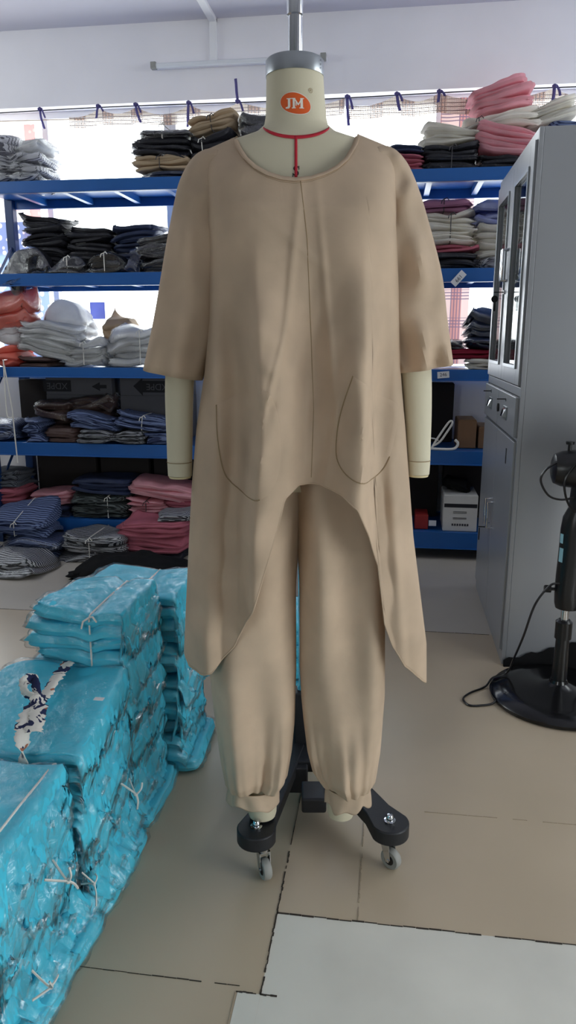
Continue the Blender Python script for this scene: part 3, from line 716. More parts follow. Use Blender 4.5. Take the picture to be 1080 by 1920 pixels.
# number tags on the beams
def num_tag(c, ang, w, h, txt, label, flip):
    t = thing('shelf_tag', label, 'tag', c)
    ca, sa = math.cos(ang), math.sin(ang)
    f = lambda a, b_: (a * ca - b_ * sa, 0, a * sa + b_ * ca)
    mb = MB(); q = [f(-w / 2, -h / 2), f(w / 2, -h / 2), f(w / 2, h / 2), f(-w / 2, h / 2)]
    mb.add([(p[0], -.001, p[2]) for p in q] + [(p[0], .001, p[2]) for p in q], [(0, 1, 2, 3), (7, 6, 5, 4), (0, 4, 5, 1), (1, 5, 6, 2), (2, 6, 7, 3), (3, 7, 4, 0)])
    mb.build('card', M['paper'], t, smooth=False)
    sgn = -1 if flip else 1
    mb = MB(); put_text(mb, txt, lambda a, b_: (lambda p: (p[0], -.0016, p[2]))(f(sgn * a * h * .75, sgn * b_ * h * .75))); mb.build('number', M['ink'], t, smooth=False)
num_tag((.298, 3.799, 1.424), math.radians(48), .075, .034, '199', 'white tag with upside-down handwritten 199 on second shelf beam', True)
num_tag((.248, 3.799, .965), math.radians(5), .058, .032, '246', 'white tag reading 246 on third shelf beam by sleeve', False)
# hanging white cord at the left post
k = MB().tube(spline([(-2.082, 3.795, 1.03), (-2.085, 3.79, .86), (-2.083, 3.785, .74), (-2.068, 3.78, .72), (-2.05, 3.785, .735), (-2.062, 3.79, .85), (-2.08, 3.795, 1.0)], 8), .0035, 6)
k.tube(spline([(-2.052, 3.79, .735), (-2.048, 3.785, .62), (-2.045, 3.785, .47)], 6), .0035, 6)
tag(k.build('hanging_cord', M['cord']), 'white looped cord hanging from the third shelf at far left', 'cord')
# blue card in the window, third shelf
tag(MB().box(-1.76, -1.67, 4.24, 4.243, 1.25, 1.345).build('blue_card', F['peri'], smooth=False), 'pale blue card standing behind white bags against the window', 'card')

# ------------------------------------------------------------------ tube lamp, strings, curtains, ribbons
t = thing('tube_lamp', 'white fluorescent tube lamp mounted on the wall behind the neck', 'lamp', (-1.35, WY, 2.565))
MB().box(0, .95, -.03, 0, .0, .022).build('lamp_housing', M['frame'], t, smooth=False, bevel=.004)
MB().lathe([(.013, .03), (.013, .92)], (0, -.046, .008), 14, 'x').build('tube', mat('unlit_tube', lin(225, 228, 232), .3), t)
MB().box(0, .03, -.062, -.028, -.008, .026).build('end_cap', M['rubber'], t, smooth=False, bevel=.003)
MB().box(.92, .95, -.062, -.028, -.008, .026).build('end_cap', M['rubber'], t, smooth=False, bevel=.003)
def zs(x): return 2.378 + .004 * math.sin(x * 3)
tag(MB().tube([(x, 4.285, zs(x)) for x in np.linspace(-3.2, 2.0, 60)], .003, 6).build('curtain_string', M['ink']), 'dark string stretched along the top of the windows', 'string')
tag(MB().tube([(x, 4.292, 2.325 + .01 * math.sin(x * 2)) for x in np.linspace(-3.2, -1.75, 20)], .0022, 6).build('curtain_string', M['tan'] if 'tan' in M else F['tan']), 'thin pale string sagging below the dark one at left', 'string')

def plaid(name, base, c1, c2, freq, alpha, trans=.5):
    k = NT(name); co = k.coord(); sp = k.n('ShaderNodeSeparateXYZ'); k.l(co, sp.inputs[0])
    fx = k.math('FRACT', k.math('MULTIPLY', sp.outputs[0], freq)); fz = k.math('FRACT', k.math('MULTIPLY', sp.outputs[2], freq))
    lx = k.math('LESS_THAN', fx, .3); lz = k.math('LESS_THAN', fz, .3)
    bx = k.math('LESS_THAN', k.math('FRACT', k.math('MULTIPLY', sp.outputs[0], freq / 9)), .4)
    bz = k.math('LESS_THAN', k.math('FRACT', k.math('MULTIPLY', sp.outputs[2], freq / 9)), .35)
    a = k.math('MULTIPLY', lx, bx); c_ = k.math('MULTIPLY', lz, bz)
    col = k.mixc(k.math('MAXIMUM', a, c_), k.mixc(bx, base, c1), c2)
    d = k.n('ShaderNodeBsdfDiffuse'); k.l(col, d.inputs[0]); tr = k.n('ShaderNodeBsdfTranslucent'); k.l(col, tr.inputs[0])
    m1 = k.n('ShaderNodeMixShader'); m1.inputs[0].default_value = trans; k.l(d.outputs[0], m1.inputs[1]); k.l(tr.outputs[0], m1.inputs[2])
    if alpha < 1:
        tp = k.n('ShaderNodeBsdfTransparent'); m2 = k.n('ShaderNodeMixShader')
        hole = k.math('MULTIPLY', k.math('SUBTRACT', 1.0, k.math('LESS_THAN', k.math('FRACT', k.math('MULTIPLY', sp.outputs[0], freq * 2)), .35)),
                      k.math('SUBTRACT', 1.0, k.math('LESS_THAN', k.math('FRACT', k.math('MULTIPLY', sp.outputs[2], freq * 2)), .35)))
        k.l(k.math('MULTIPLY', hole, 1 - alpha), m2.inputs[0]); k.l(m1.outputs[0], m2.inputs[1]); k.l(tp.outputs[0], m2.inputs[2]); k.l(m2.outputs[0], k.out.inputs[0])
    else: k.l(m1.outputs[0], k.out.inputs[0])
    return k.m
M['mesh'] = plaid('mesh_valance', lin(214, 200, 184), lin(176, 146, 128), lin(120, 104, 98), 55, .6, .25)
M['plaid'] = plaid('red_plaid', lin(226, 198, 192), lin(196, 144, 138), lin(128, 108, 128), 60, 1, .35)
M['beigeplaid'] = plaid('beige_plaid', lin(216, 196, 172), lin(190, 160, 136), lin(140, 120, 110), 60, 1, .4)
RIB = [-1.994, -1.655, -1.441, -1.143, -.873, -.286, -.028, .189, .762]
def curtain(name, x0, x1, y, zt, zb, m, label, waves, amp=.012, tops=None, nz=14):
    nx = 90 if x1 - x0 > .6 else 40
    ring = []
    for j in range(nz + 1):
        row = []
        for i in range(nx + 1):
            x = x0 + (x1 - x0) * i / nx; s = j / nz
            z_t = zt
            if tops:
                ds = sorted(tops + [x0 - .1, x1 + .1]); lo = max([d for d in ds if d <= x], default=x0 - .1); hi = min([d for d in ds if d > x], default=x1 + .1)
                q = (x - lo) / (hi - lo); z_t = zt - .045 * 4 * q * (1 - q) * min(1, (hi - lo) / .3)
            z = z_t + ((zb + (z_t - zt) * .4) - z_t) * s
            row.append((x, y + amp * math.sin(waves * x * 2 * PI + .8 * s) * (.4 + .6 * s), z))
        ring.append(row)
    o = MB().loft(ring, cap=False, close=False).build(name, m)
    return tag(o, label, 'curtain')
curtain('valance_curtain', -1.83, -.30, 4.278, 2.376, 2.295, M['mesh'], 'white checked net valance hanging from the string left of the neck', 4, .008, [r for r in RIB if r < -.2])
curtain('valance_curtain', -.285, 1.2, 4.278, 2.376, 2.285, M['mesh'], 'white checked net valance hanging from the string right of the neck', 4, .008, [r for r in RIB if r > -.2] + [1.1])
curtain('plaid_curtain', .205, .40, 4.312, 2.36, 1.0, M['plaid'], 'faded red plaid curtain panel hanging behind the right rack', 9, .01, nz=40)
def dots(name, base, dot, scale, thr):
    k = NT(name); co = k.coord(); vo = k.n('ShaderNodeTexVoronoi'); vo.inputs['Scale'].default_value = scale; k.l(co, vo.inputs['Vector'])
    col = k.mixc(k.math('LESS_THAN', vo.outputs['Distance'], thr), base, dot)
    d = k.n('ShaderNodeBsdfDiffuse'); k.l(col, d.inputs[0]); tr = k.n('ShaderNodeBsdfTranslucent'); k.l(col, tr.inputs[0])
    m1 = k.n('ShaderNodeMixShader'); m1.inputs[0].default_value = .6; k.l(d.outputs[0], m1.inputs[1]); k.l(tr.outputs[0], m1.inputs[2]); k.l(m1.outputs[0], k.out.inputs[0]); return k.m
curtain('printed_curtain', -2.50, -2.12, 4.315, 2.32, 1.62, dots('red_print', lin(248, 238, 236), lin(226, 170, 164), 16, .3), 'white curtain with red print behind the silver bags', 8, .01, nz=30)
curtain('red_curtain', -2.118, -2.055, 4.312, 2.32, 1.62, dots('rose_weave', lin(222, 160, 156), lin(230, 178, 172), 30, .3), 'narrow rose red curtain edge beside the bright window', 12, .006, nz=30)
curtain('dotted_curtain', -2.35, -2.03, 4.30, 1.80, 1.0, dots('blue_dots', lin(138, 156, 200), lin(236, 240, 250), 22, .36), 'blue curtain with white dots behind the tall black pile', 8, .01, nz=30)
for i, x in enumerate(RIB):
    z = zs(x); L = [.10, .06, .09, .12, -.11, .14, .08, .05, .10][i]
    rr = random.Random(i); sw = rr.uniform(-.02, .03)
    k = MB()
    def strip(pts, wd):
        P = spline(pts, 5); a = [Vector((p.x - wd, p.y, p.z)) for p in P]; c2 = [Vector((p.x + wd, p.y - .006, p.z)) for p in P]
        k.loft([[p, q] for p, q in zip(a, c2)], cap=False, close=False)
    strip([(x, 4.272, z + .008), (x + sw * .3, 4.262, z - L * .4), (x + sw * .7, 4.266, z - L * .8), (x + sw, 4.266, z - L)], .0075)
    strip([(x + .008, 4.272, z + .008), (x + .022, 4.262, z - abs(L) * .2), (x + .03, 4.266, z - abs(L) * .45)], .006)
    k.lathe([(.004, -.01), (.012, -.004), (.013, .006), (.004, .012)], (x, 4.268, z), 10)
    pos = ['leftmost, above the white window gap', 'second from the left, above the net valance', 'third from the left, beside the black bags', 'looped one above the upper tan bundle', 'one standing up left of the neck', 'long one just right of the neck', 'one between neck and pink bundle', 'one left of the high pink bundle', 'rightmost, above the cabinet'][i]
    o = k.build('ribbon_tie', M['ribbon'], solid=.001); tag(o, 'purple ribbon tied on the string, ' + pos, 'ribbon', 'ribbons on the curtain string')

# ------------------------------------------------------------------ steel cabinet
cab = thing('steel_cabinet', 'tall grey steel filing cabinet with glass upper doors and drawers', 'cabinet', (.42, 2.541, 0))
CW, CD, CH = .86, .42, 1.775      # along Y, along X, height
S = M['steel']
bd = MB()
bd.box(.014, CD, 0, .012, 0, CH); bd.box(.014, CD, CW - .012, CW, 0, CH)            # sides
bd.box(CD - .012, CD, .012, CW - .012, 0, CH)                                        # back
for z0, z1 in ((0, .05), (.80, .815), (.985, 1.0), (CH - .02, CH)): bd.box(.014, CD - .012, .012, CW - .012, z0, z1)
bd.box(.014, .03, .4, .46, .05, .985)
for z in (1.25, 1.5): bd.box(.05, CD - .012, .012, CW - .012, z, z + .012)
bd.build('body', S, cab, smooth=False, bevel=.002)
bd = MB(); bd.box(0, .014, 0, .014, 0, CH).box(0, .014, CW - .014, CW, 0, CH).box(0, .014, .014, CW - .014, 0, .045).box(0, .014, .014, CW - .014, CH - .03, CH)
bd.box(0, .014, .014, CW - .014, .806, .815).box(0, .014, .014, CW - .014, .955, .985)
bd.build('front_frame', S, cab, smooth=False, bevel=.0015)
def door(y0, y1, z0, z1, glass):
    d = MB(); f = .075 if glass else 0
    if glass:
        d.box(-.008, .012, y0, y0 + f, z0, z1).box(-.008, .012, y1 - f, y1, z0, z1).box(-.008, .012, y0 + f, y1 - f, z0, z0 + .065).box(-.008, .012, y0 + f, y1 - f, z1 - .075, z1)
        o = d.build('glass_door', S, cab, smooth=False, bevel=.002)
        g = MB().box(-.002, .002, y0 + f, y1 - f, z0 + .065, z1 - .075).build('glass_pane', M['glass'], o, smooth=False)
        tr = MB(); a, b2, c_, e = y0 + f, y1 - f, z0 + .065, z1 - .075
        tr.box(-.014, -.008, a - .012, a, c_ - .012, e + .012).box(-.014, -.008, b2, b2 + .012, c_ - .012, e + .012).box(-.014, -.008, a, b2, c_ - .012, c_).box(-.014, -.008, a, b2, e, e + .012)
        tr.build('pane_trim', M['ring'], o, smooth=False, bevel=.001)
    else:
        o = d.box(-.008, .012, y0, y1, z0, z1).build('steel_door', S, cab, smooth=False, bevel=.002)
    return o
da = door(.018, .428, .99, CH - .033, True); db = door(.432, CW - .018, .99, CH - .033, True)
def handle(par, y, z0, z1):
    MB().tube([(-.008, y, z0), (-.03, y, z0), (-.03, y, z1), (-.008, y, z1)], .005, 8).build('handle', M['chrome'], par)
def lock(par, y, z):
    MB().lathe([(.008, -.014), (.008, -.004)], (0, y, z), 14, 'x').build('lock', M['chrome'], par)
handle(da, .418, 1.355, 1.465); handle(db, .452, 1.355, 1.465); lock(db, .47, 1.315)
MB().box(-.05, -.014, .469, .472, 1.313, 1.317).lathe([(.013, -.003), (.013, .003)], (-.045, .47, 1.29), 14, 'y').box(-.048, -.04, .468, .472, 1.245, 1.28).build('key', M['black'], db, smooth=False)
dr = []
for y0, y1 in ((.018, .428), (.432, CW - .018)):
    o = MB().box(-.012, .012, y0, y1, .818, .952).build('drawer', S, cab, smooth=False, bevel=.002); yc = (y0 + y1) / 2
    MB().box(-.016, -.012, yc - .04, yc + .04, .858, .905).build('label_holder', M['ring'], o, smooth=False, bevel=.001)
    MB().loft([[(-.016, yc - .03, .866), (-.016, yc + .03, .866), (-.016, yc + .03, .898), (-.016, yc - .03, .898)], [(-.028, yc - .02, .87), (-.028, yc + .02, .87), (-.022, yc + .02, .894), (-.022, yc - .02, .894)]]).build('pull', M['chrome'], o, smooth=False)
    lock(o, yc, .93); MB().box(-.045, -.014, yc - .002, yc + .002, .929, .933).build('key', M['black'], o, smooth=False)
MB().lathe([(.016, -.018), (.016, -.012)], (0, .40, .885), 16, 'x').build('combination_dial', M['black'], cab)
dl = door(.018, .428, .05, .802, False); dh = door(.432, CW - .018, .05, .802, False)
handle(dl, .40, .405, .51); handle(dh, .47, .405, .51); lock(dh, .49, .385); MB().box(-.05, -.014, .489, .492, .383, .387).box(-.048, -.044, .486, .494, .33, .38).build('key', M['black'], dh, smooth=False)
MB().box(-.0095, -.008, .16, .175, .705, .76).build('vent_slot', M['ink'], dl, smooth=False)
# things behind the glass
stack('white paper file', 'inside the cabinet behind the glass doors', M['paper'], .50, .80, 2.60, 2.95, 1.0, 1.08, 3, 120, wr=.002, name='paper_file', side=.002)
stack('white folded paper bundle', 'on the middle cabinet shelf behind glass', M['paper'], .50, .80, 2.98, 3.33, 1.262, 1.40, 4, 121, wr=.003, name='paper_file', side=.004)

# ------------------------------------------------------------------ pedestal fan
fan = thing('pedestal_fan', 'black pedestal fan with round base in front of the grey cabinet', 'fan', (.565, 2.30, 0))
K = M['black']
MB().lathe([(.20, .0), (.214, .004), (.215, .014), (.205, .026), (.15, .036), (.06, .044), (.03, .06), (.026, .07), (.0, .07)], seg=56).build('base', mat('glossy_black', lin(16, 16, 18), .16), fan)
MB().lathe([(.024, .06), (.021, .20), (.02, .21), (.026, .212), (.026, .268), (.018, .275), (.0, .275)], seg=24).build('lower_tube', K, fan)
MB().lathe([(.0125, .26), (.0125, .36)], seg=20).build('inner_tube', M['chrome'], fan)
col = []
for z, rx, ry, cx in ((.315, .036, .034, .004), (.33, .04, .036, .004), (.37, .038, .035, .0), (.42, .040, .036, .002), (.50, .042, .038, .006), (.57, .044, .038, .008), (.61, .042, .036, .01), (.64, .03, .03, .012), (.70, .03, .03, .014), (.74, .03, .03, .014)):
    col.append([(cx + rx * math.cos(a), ry * math.sin(a), z) for a in np.linspace(0, 2 * PI, 24, endpoint=False)])
MB().loft(col).build('control_housing', K, fan)
MB().lathe([(.010, -.07), (.012, -.066), (.012, -.05), (.005, -.048), (.005, -.03)], (0, 0, .375), 14, 'x').build('height_knob', K, fan)
hd = []
for x, r in ((-.082, .0), (-.082, .03), (-.076, .045), (-.055, .054), (.0, .06), (.05, .062), (.075, .055), (.08, .02), (.08, .0)):
    hd.append([(.005 + x, r * .95 * math.cos(a), .76 + r * math.sin(a)) for a in np.linspace(0, 2 * PI, 28, endpoint=False)])
MB().loft(hd).build('motor_housing', K, fan)
MB().lathe([(.0, .0), (.006, .0), (.006, .018), (.012, .020), (.013, .028), (.0, .03)], (-.03, 0, .815), 14).build('swing_knob', K, fan)
gd = MB()
for xx, r in ((.11, .06), (.10, .12), (.105, .17), (.13, .195), (.16, .19), (.18, .13), (.185, .06)):
    gd.tube([(xx, r * math.cos(a), .76 + r * math.sin(a)) for a in np.linspace(0, 2 * PI, 40, endpoint=False)], .0016, 5, closed=True)
for i in range(36):
    a = 2 * PI * i / 36; gd.tube([(xx, r * math.cos(a), .76 + r * math.sin(a)) for xx, r in ((.112, .05), (.10, .12), (.105, .17), (.13, .195), (.16, .19), (.18, .13), (.187, .05))], .0011, 4)
gd.build('guard', K, fan)
for i in range(3):
    a0 = 2 * PI * i / 3; rows = []
    for r in np.linspace(.03, .165, 8):
        rows.append([(.14 + .018 * math.sin(q * PI) - .02 * (q - .5), r * math.cos(a0 + (q - .5) * 1.5), .76 + r * math.sin(a0 + (q - .5) * 1.5)) for q in np.linspace(0, 1, 8)])
    MB().loft(rows, cap=False, close=False).build('blade', K, fan, solid=.002)
MB().lathe([(.025, .085), (.025, .15), (.0, .155)], (0, 0, .76), 18, 'x').build('hub', K, fan)
st = MB()
def patch(mb, a0, a1, z0, z1, r=.0445, cx=.006):
    mb.loft([[(cx + r * math.cos(a), r * .9 * math.sin(a), z) for a in np.linspace(a0, a1, 6)] for z in (z0, z1)], cap=False, close=False)
patch(st, -2.85, -2.45, .47, .515); patch(st, -2.9, -2.55, .53, .56)
st.build('sticker', mat('pale_blue_sticker', lin(150, 200, 214), .5), fan)
def cordm(pts, name, par): return MB().tube(spline(pts, 8), .0035, 6).build(name, K, par)
cordm([(-.06, -.03, .79), (-.10, -.04, .765), (-.115, -.04, .73), (-.09, -.04, .685), (-.05, -.03, .67), (-.01, -.02, .675)], 'lead', fan)
cordm([(-.02, -.06, .79), (-.05, -.065, .74), (-.045, -.062, .69), (-.02, -.055, .645), (.02, -.04, .63)], 'lead', fan)
cordm([(-.03, -.02, .40), (-.06, -.03, .395), (-.10, -.03, .33), (-.125, -.02, .22), (-.14, .03, .12), (-.15, .08, .045), (-.20, .06, .03), (-.225, .04, .006), (-.28, -.01, .004), (-.305, -.055, .004), (-.29, -.095, .004), (-.25, -.09, .004), (-.212, -.072, .006), (-.17, -.04, .031)], 'power_cord', fan)
cordm([(.03, -.03, .36), (.035, -.04, .25), (.05, -.04, .15), (.07, -.03, .06)], 'lead', fan)
bg_ = MB(); rows = []
for i, x in enumerate(np.linspace(0, .40, 22)):
    h = .02 + .10 * min(1, x / .3) + .006 * math.sin(i * 1.7)
    rows.append([(x, -.004, .0), (x, -.018 + .003 * math.sin(i), .0), (x, -.016 + .004 * math.sin(i * 1.3), h * .6), (x, -.008, h), (x, -.003, h)])
tag(bg_.loft(rows).build('black_bag', F['blackmatt'], loc=(.425, 2.537, 0)), 'flat black bag leaning on the cabinet foot behind the fan base', 'bag')

# ------------------------------------------------------------------ turquoise packs
BL = M['blue']; FM = M['film']
PK = dict(film=FM, wr=.0045, side=.008, layers=3, res=(26, 40, 5), name='bagged_garment', crumple=.002, sharp=12.0, droop=.075, curl=.3, crisp=True)
NB = 'turquoise bagged garment'
stack(NB, 'of the corner pile nearest the camera', BL, -.86, -.56, .62, .885, 0, .375, 11, 201, jit=.012, slope=-.02, **PK)
stack(NB, 'of the second pile from the camera', BL, -.86, -.55, .90, 1.175, 0, .365, 11, 202, jit=.012, slope=.0, tie=C, pinch=.03, pu=.6, tiewhere='white cord around the second turquoise pile from the camera', **PK)
stack(NB, 'of the pile tied with a torn cloth strip', BL, -.86, -.535, 1.19, 1.45, 0, .395, 12, 203, jit=.012, slope=.09, pinch=.04, pu=0.05, **PK)
stack(NB, 'of the tallest turquoise pile', BL, -.80, -.545, 1.465, 1.715, 0, .555, 17, 204, jit=.012, pinch=.05, pu=.15, pw=.15, tie=C, tiewhere='clear cord around the tallest turquoise pile', **PK)
stack(NB, 'of the pile behind the tallest one', BL, -.80, -.50, 1.73, 1.97, 0, .50, 15, 205, jit=.014, pinch=.04, tie=C, tiewhere='white cord around the pile behind the tallest turquoise one', **PK)
stack(NB, 'of the low pile behind the dress form legs', BL, -.46, -.19, 2.0, 2.24, 0, .33, 9, 206, jit=.010, **PK)
# torn cloth strip tied over the third pile
def strip3(mb, pts, w, rag=.004, seed=0, up=(0, 0, 1)):
    P = spline(pts, 10); rr = random.Random(seed); rows = []
    for i, p in enumerate(P):
        tt = (P[min(i + 1, len(P) - 1)] - P[max(i - 1, 0)]).normalized(); n = tt.cross(Vector(up)).normalized()
        a, b_ = w + rr.uniform(-rag, rag), w + rr.uniform(-rag, rag)
        rows.append([p - n * a, p - n * a * .3 + Vector((0, 0, .003)), p + n * b_ * .3 + Vector((0, 0, .002)), p + n * b_])
    mb.loft(rows, cap=False, close=False)
def strip_mat():
    k = NT('torn_print_cloth'); co = k.coord(); p = k.n('ShaderNodeBsdfPrincipled'); p.inputs['Roughness'].default_value = .9
    n1 = k.noise(28, 3, co, .8); c1 = k.mixc(k.math('GREATER_THAN', n1, .55), lin(226, 222, 214), lin(30, 38, 78))
    n2 = k.noise(40, 2, co, .5); c2 = k.mixc(k.math('GREATER_THAN', n2, .68), c1, lin(176, 110, 84)); k.l(c2, p.inputs['Base Color']); k.l(p.outputs[0], k.out.inputs[0]); return k.m
mb = MB()
strip3(mb, [(-.70, 1.445, .44), (-.697, 1.38, .436), (-.695, 1.32, .426), (-.695, 1.285, .428)], .013, .004, 1)
strip3(mb, [(-.695, 1.285, .43), (-.700, 1.25, .422), (-.69, 1.21, .41), (-.68, 1.185, .385), (-.675, 1.172, .33), (-.68, 1.168, .27)], .013, .004, 2, (0, .4, 1))
strip3(mb, [(-.69, 1.28, .432), (-.675, 1.24, .422), (-.665, 1.20, .408)], .016, .004, 3)
strip3(mb, [(-.70, 1.285, .432), (-.725, 1.29, .445), (-.73, 1.305, .46), (-.712, 1.31, .465), (-.70, 1.29, .435)], .011, .002, 4, (0, 1, .2))
mb.lathe([(.004, -.01), (.014, -.006), (.016, .004), (.006, .012)], (-.695, 1.285, .432), 10)
tag(mb.build('cloth_strip', strip_mat(), solid=.0012), 'torn white strip with navy print knotted over the turquoise pile', 'cloth strip')
# loose knots on the pile sides
for i, (x, y, z) in enumerate([(-.535, 1.02, .24), (-.535, 1.12, .15), (-.525, 1.33, .2), (-.545, .95, .09)]):
    k = MB()
    k.tube(spline([(-.03, 0, .03), (-.006, 0, .008), (0, 0, 0), (.004, -.004, -.02), (.003, -.012, -.045)], 5), .0022, 5)
    k.tube(spline([(-.035, .03, .0), (-.01, .008, .002), (0, 0, 0), (.008, .01, .012), (.004, .022, .018)], 5), .0022, 5)
    k.lathe([(.001, -.005), (.005, 0), (.001, .005)], (0, 0, 0), 8)
    o = k.build('cord_knot', C, loc=(x + .010, y, z)); o.rotation_euler = ((.9, -.5, .3, 1.6)[i], 0, (0, .4, -.3, .2)[i]); o.scale = ((1, 1, 1), (.7, .8, .8), (1.1, 1, .7), (.8, 1.2, .8))[i]
    tag(o, ['white cord knot on the second pile side, upper one', 'white cord knot on the second pile side, nearer the third pile', 'white cord knot on the side of the cloth-tied pile', 'white cord knot low on the second pile side'][i], 'cord')
tag(MB().box(-.01, .01, -.006, .006, 0, .001).build('paper_tag', M['paper'], loc=(-.575, 1.31, .428), smooth=False), 'tiny white sticker on top of the cloth-tied turquoise pile', 'tag')

# ------------------------------------------------------------------ dress form
O = (-.1806, 1.4288, 0); RZ = math.radians(8)
form = thing('dress_form', 'cream size S dress form hanging from a chrome pole on a black wheeled stand', 'mannequin', O, RZ)
BZ = [1.600, 1.560, 1.530, 1.515, 1.502, 1.488, 1.465, 1.42, 1.36, 1.30, 1.22, 1.12, 1.0, .94, .90]
BHW = [.0500, .0520, .0540, .0575, .074, .125, .160, .168, .160, .150, .130, .118, .135, .13, .11]
BDF = [.050, .051, .053, .056, .060, .066, .074, .088, .106, .116, .10, .085, .085, .075, .06]
BDB = [.05, .052, .055, .058, .062, .070, .080, .088, .088, .082, .075, .075, .085, .085, .06]
def bi(z, tab): return np.interp(z, BZ[::-1], tab[::-1])
BCX = lambda z: np.interp(z, [.9, 1.4, 1.5, 1.6], [0.01, 0.003, -.005, -.008])
def body_y(x, z):
    hw = bi(z, BHW); q = np.clip(1 - ((x - BCX(z)) / hw) ** 2, 0, 1)
    return -bi(z, BDF) * np.sqrt(q)
rings = []
for z in np.concatenate([np.linspace(1.600, 1.46, 36), np.linspace(1.45, .86, 40)]):
    hw, df, db_ = bi(z, BHW), bi(z, BDF), bi(z, BDB); cx = BCX(z)
    rings.append([(cx + hw * math.sin(a), -(df if math.cos(a) > 0 else db_) * math.cos(a), z) for a in np.linspace(0, 2 * PI, 64, endpoint=False)])
MB().loft(rings).build('torso', M['form'], form)
MB().lathe([(.0515, 1.594), (.0515, 1.618), (.049, 1.621), (.0, 1.621)], (-.008, 0, 0), 48, cap=True).build('neck_cap', M['ring'], form)
mb = MB()
for k_, (zz) in enumerate((1.598, 1.604, 1.610)):
    a0 = 1.02
    put_text(mb, 'S65'[k_], lambda u_, v_, zz=zz, a0=a0: (-.008 + .0521 * math.sin(a0 - v_ * .12), -.0521 * math.cos(a0 - v_ * .12), zz + .003 + u_ * .006))
mb.build('size_mark', M['ink'], form, smooth=False)
# arms (short sleeves of the form, cut below the elbow)
for pts, rr in (([(-.165, .01, 1.43), (-.185, .01, 1.36), (-.205, .005, 1.25), (-.228, 0, 1.08), (-.233, -.002, .94), (-.234, -.004, .882)], [.036, .037, .034, .028, .025, .0235]),
                ([(.155, .01, 1.43), (.178, .01, 1.36), (.202, .005, 1.25), (.226, 0, 1.08), (.236, -.002, .94), (.238, -.004, .885)], [.036, .037, .034, .030, .024, .0215])):
    sp_ = spline(pts, 6); rs_ = list(np.interp(np.linspace(0, 1, len(sp_)), np.linspace(0, 1, len(rr)), rr))
    o = MB().tube(sp_, rs_, 28).build('arm', M['form'], form)
    e = sp_[-1]; MB().lathe([(rs_[-1] * .96, 0), (rs_[-1] * .9, -.004), (0, -.004)], tuple(e), 28).build('arm_cap', mat('ivory_cap', lin(214, 200, 160), .6), o)
    MB().tube([(e.x + rs_[-3] * 1.01 * math.cos(a), e.y + rs_[-3] * 1.01 * math.sin(a), e.z + .028) for a in np.linspace(0, 2 * PI, 28, endpoint=False)], .0008, 5, closed=True).build('arm_seam', M['stitch'], o)
# legs down to the ankle stumps
for pts, rr in (([(-.075, .01, .95), (-.08, .01, .80), (-.082, .01, .55), (-.08, .01, .35), (-.078, .005, .20), (-.077, .0, .113)], [.075, .068, .055, .045, .034, .031]),
                ([(.085, .01, .95), (.09, .01, .80), (.094, .01, .55), (.097, .01, .35), (.098, .005, .20), (.0975, .0, .113)], [.075, .068, .055, .045, .034, .029])):
    sp_ = spline(pts, 6); rs_ = list(np.interp(np.linspace(0, 1, len(sp_)), np.linspace(0, 1, len(rr)), rr))
    rs_[-1] *= .93; MB().tube(sp_, rs_, 24).build('leg', M['form'], form)
# red tapes
def body_pt(a, z, off=.0012):
    hw, df, db_ = bi(z, BHW) + off, bi(z, BDF) + off, bi(z, BDB) + off
    return (BCX(z) + hw * math.sin(a), -(df if math.cos(a) > 0 else db_) * math.cos(a), z)
rows = []
for a in np.linspace(-PI, PI, 81):
    zc = 1.4815 + .0265 * (1 - math.cos(a)) if abs(a) < PI / 2 else 1.508
    x_ = -.0055 + .0575 * math.sin(a)
    if abs(a) < PI / 2 - .12: rows.append([(x_, float(body_y(x_, zc + e_)) - .0014, zc + e_) for e_ in (-.0028, 0, .0028)])
    elif abs(a) > PI / 2: rows.append([body_pt(a, zc + e_) for e_ in (-.0028, 0, .0028)])
MB().loft(rows, cap=False, close=False).build('neck_tape', M['red'], form, solid=.0008)
rows = [[(-.0065 + dx, body_y(-.0065 + dx, z) - .0014, z) for dx in (-.0024, 0, .0024)] for z in np.linspace(1.483, 1.4135, 14)]
MB().loft(rows, cap=False, close=False).build('center_tape', M['red'], form, solid=.0008)
mb = MB(); put_text(mb, 'S', lambda u_, v_: (lambda x, z: (x, body_y(x, z) - .0008, z))(-.0065 + u_ * .024, 1.4235 + v_ * .024))
for sx, sz in ((.0052, 1.4295), (-.0052, 1.4175)): mb.box(-.0065 + sx - .0006, -.0065 + sx + .0006, float(body_y(-.0065, sz)) - .0012, float(body_y(-.0065, sz)) - .0006, sz - .003, sz + .003)
mb.build('size_letter', M['ink'], form, smooth=False)
# printed emblem on the neck
def neck_pt(u_, z, off): 
    r = bi(z, BHW) + off; a = u_ / .052; return (BCX(z) + r * math.sin(a), -(bi(z, BDF) + off) * math.cos(a), z)
EC = (-.001, 1.5385)
def ell(mb, rx, rz, off, ox=0, oz=0, tilt=math.radians(-14)):
    rings_ = []
    for q in np.linspace(0.02, 1, 7):
        rings_.append([neck_pt(EC[0] + ox + q * (rx * math.cos(a) * math.cos(tilt) - rz * math.sin(a) * math.sin(tilt)), EC[1] + oz + q * (rx * math.cos(a) * math.sin(tilt) + rz * math.sin(a) * math.cos(tilt)), off) for a in np.linspace(0, 2 * PI, 40, endpoint=False)])
    mb.loft(rings_, cap=False)
mb = MB(); ell(mb, .0272, .0178, .0004); mb.build('emblem_rim', M['white'], form)
mb = MB(); ell(mb, .0262, .0166, .0008); mb.build('emblem_oval', M['orange'], form)
mb = MB()
def bar(p0, p1, p2, p3): mb.add([neck_pt(EC[0] + u_, EC[1] + v_, .0013) for u_, v_ in (p0, p1, p2, p3)], [(0, 1, 2, 3)])
h = .0082
def rect(x0, x1, z0, z1): bar((x0, z0), (x1, z0), (x1, z1), (x0, z1))
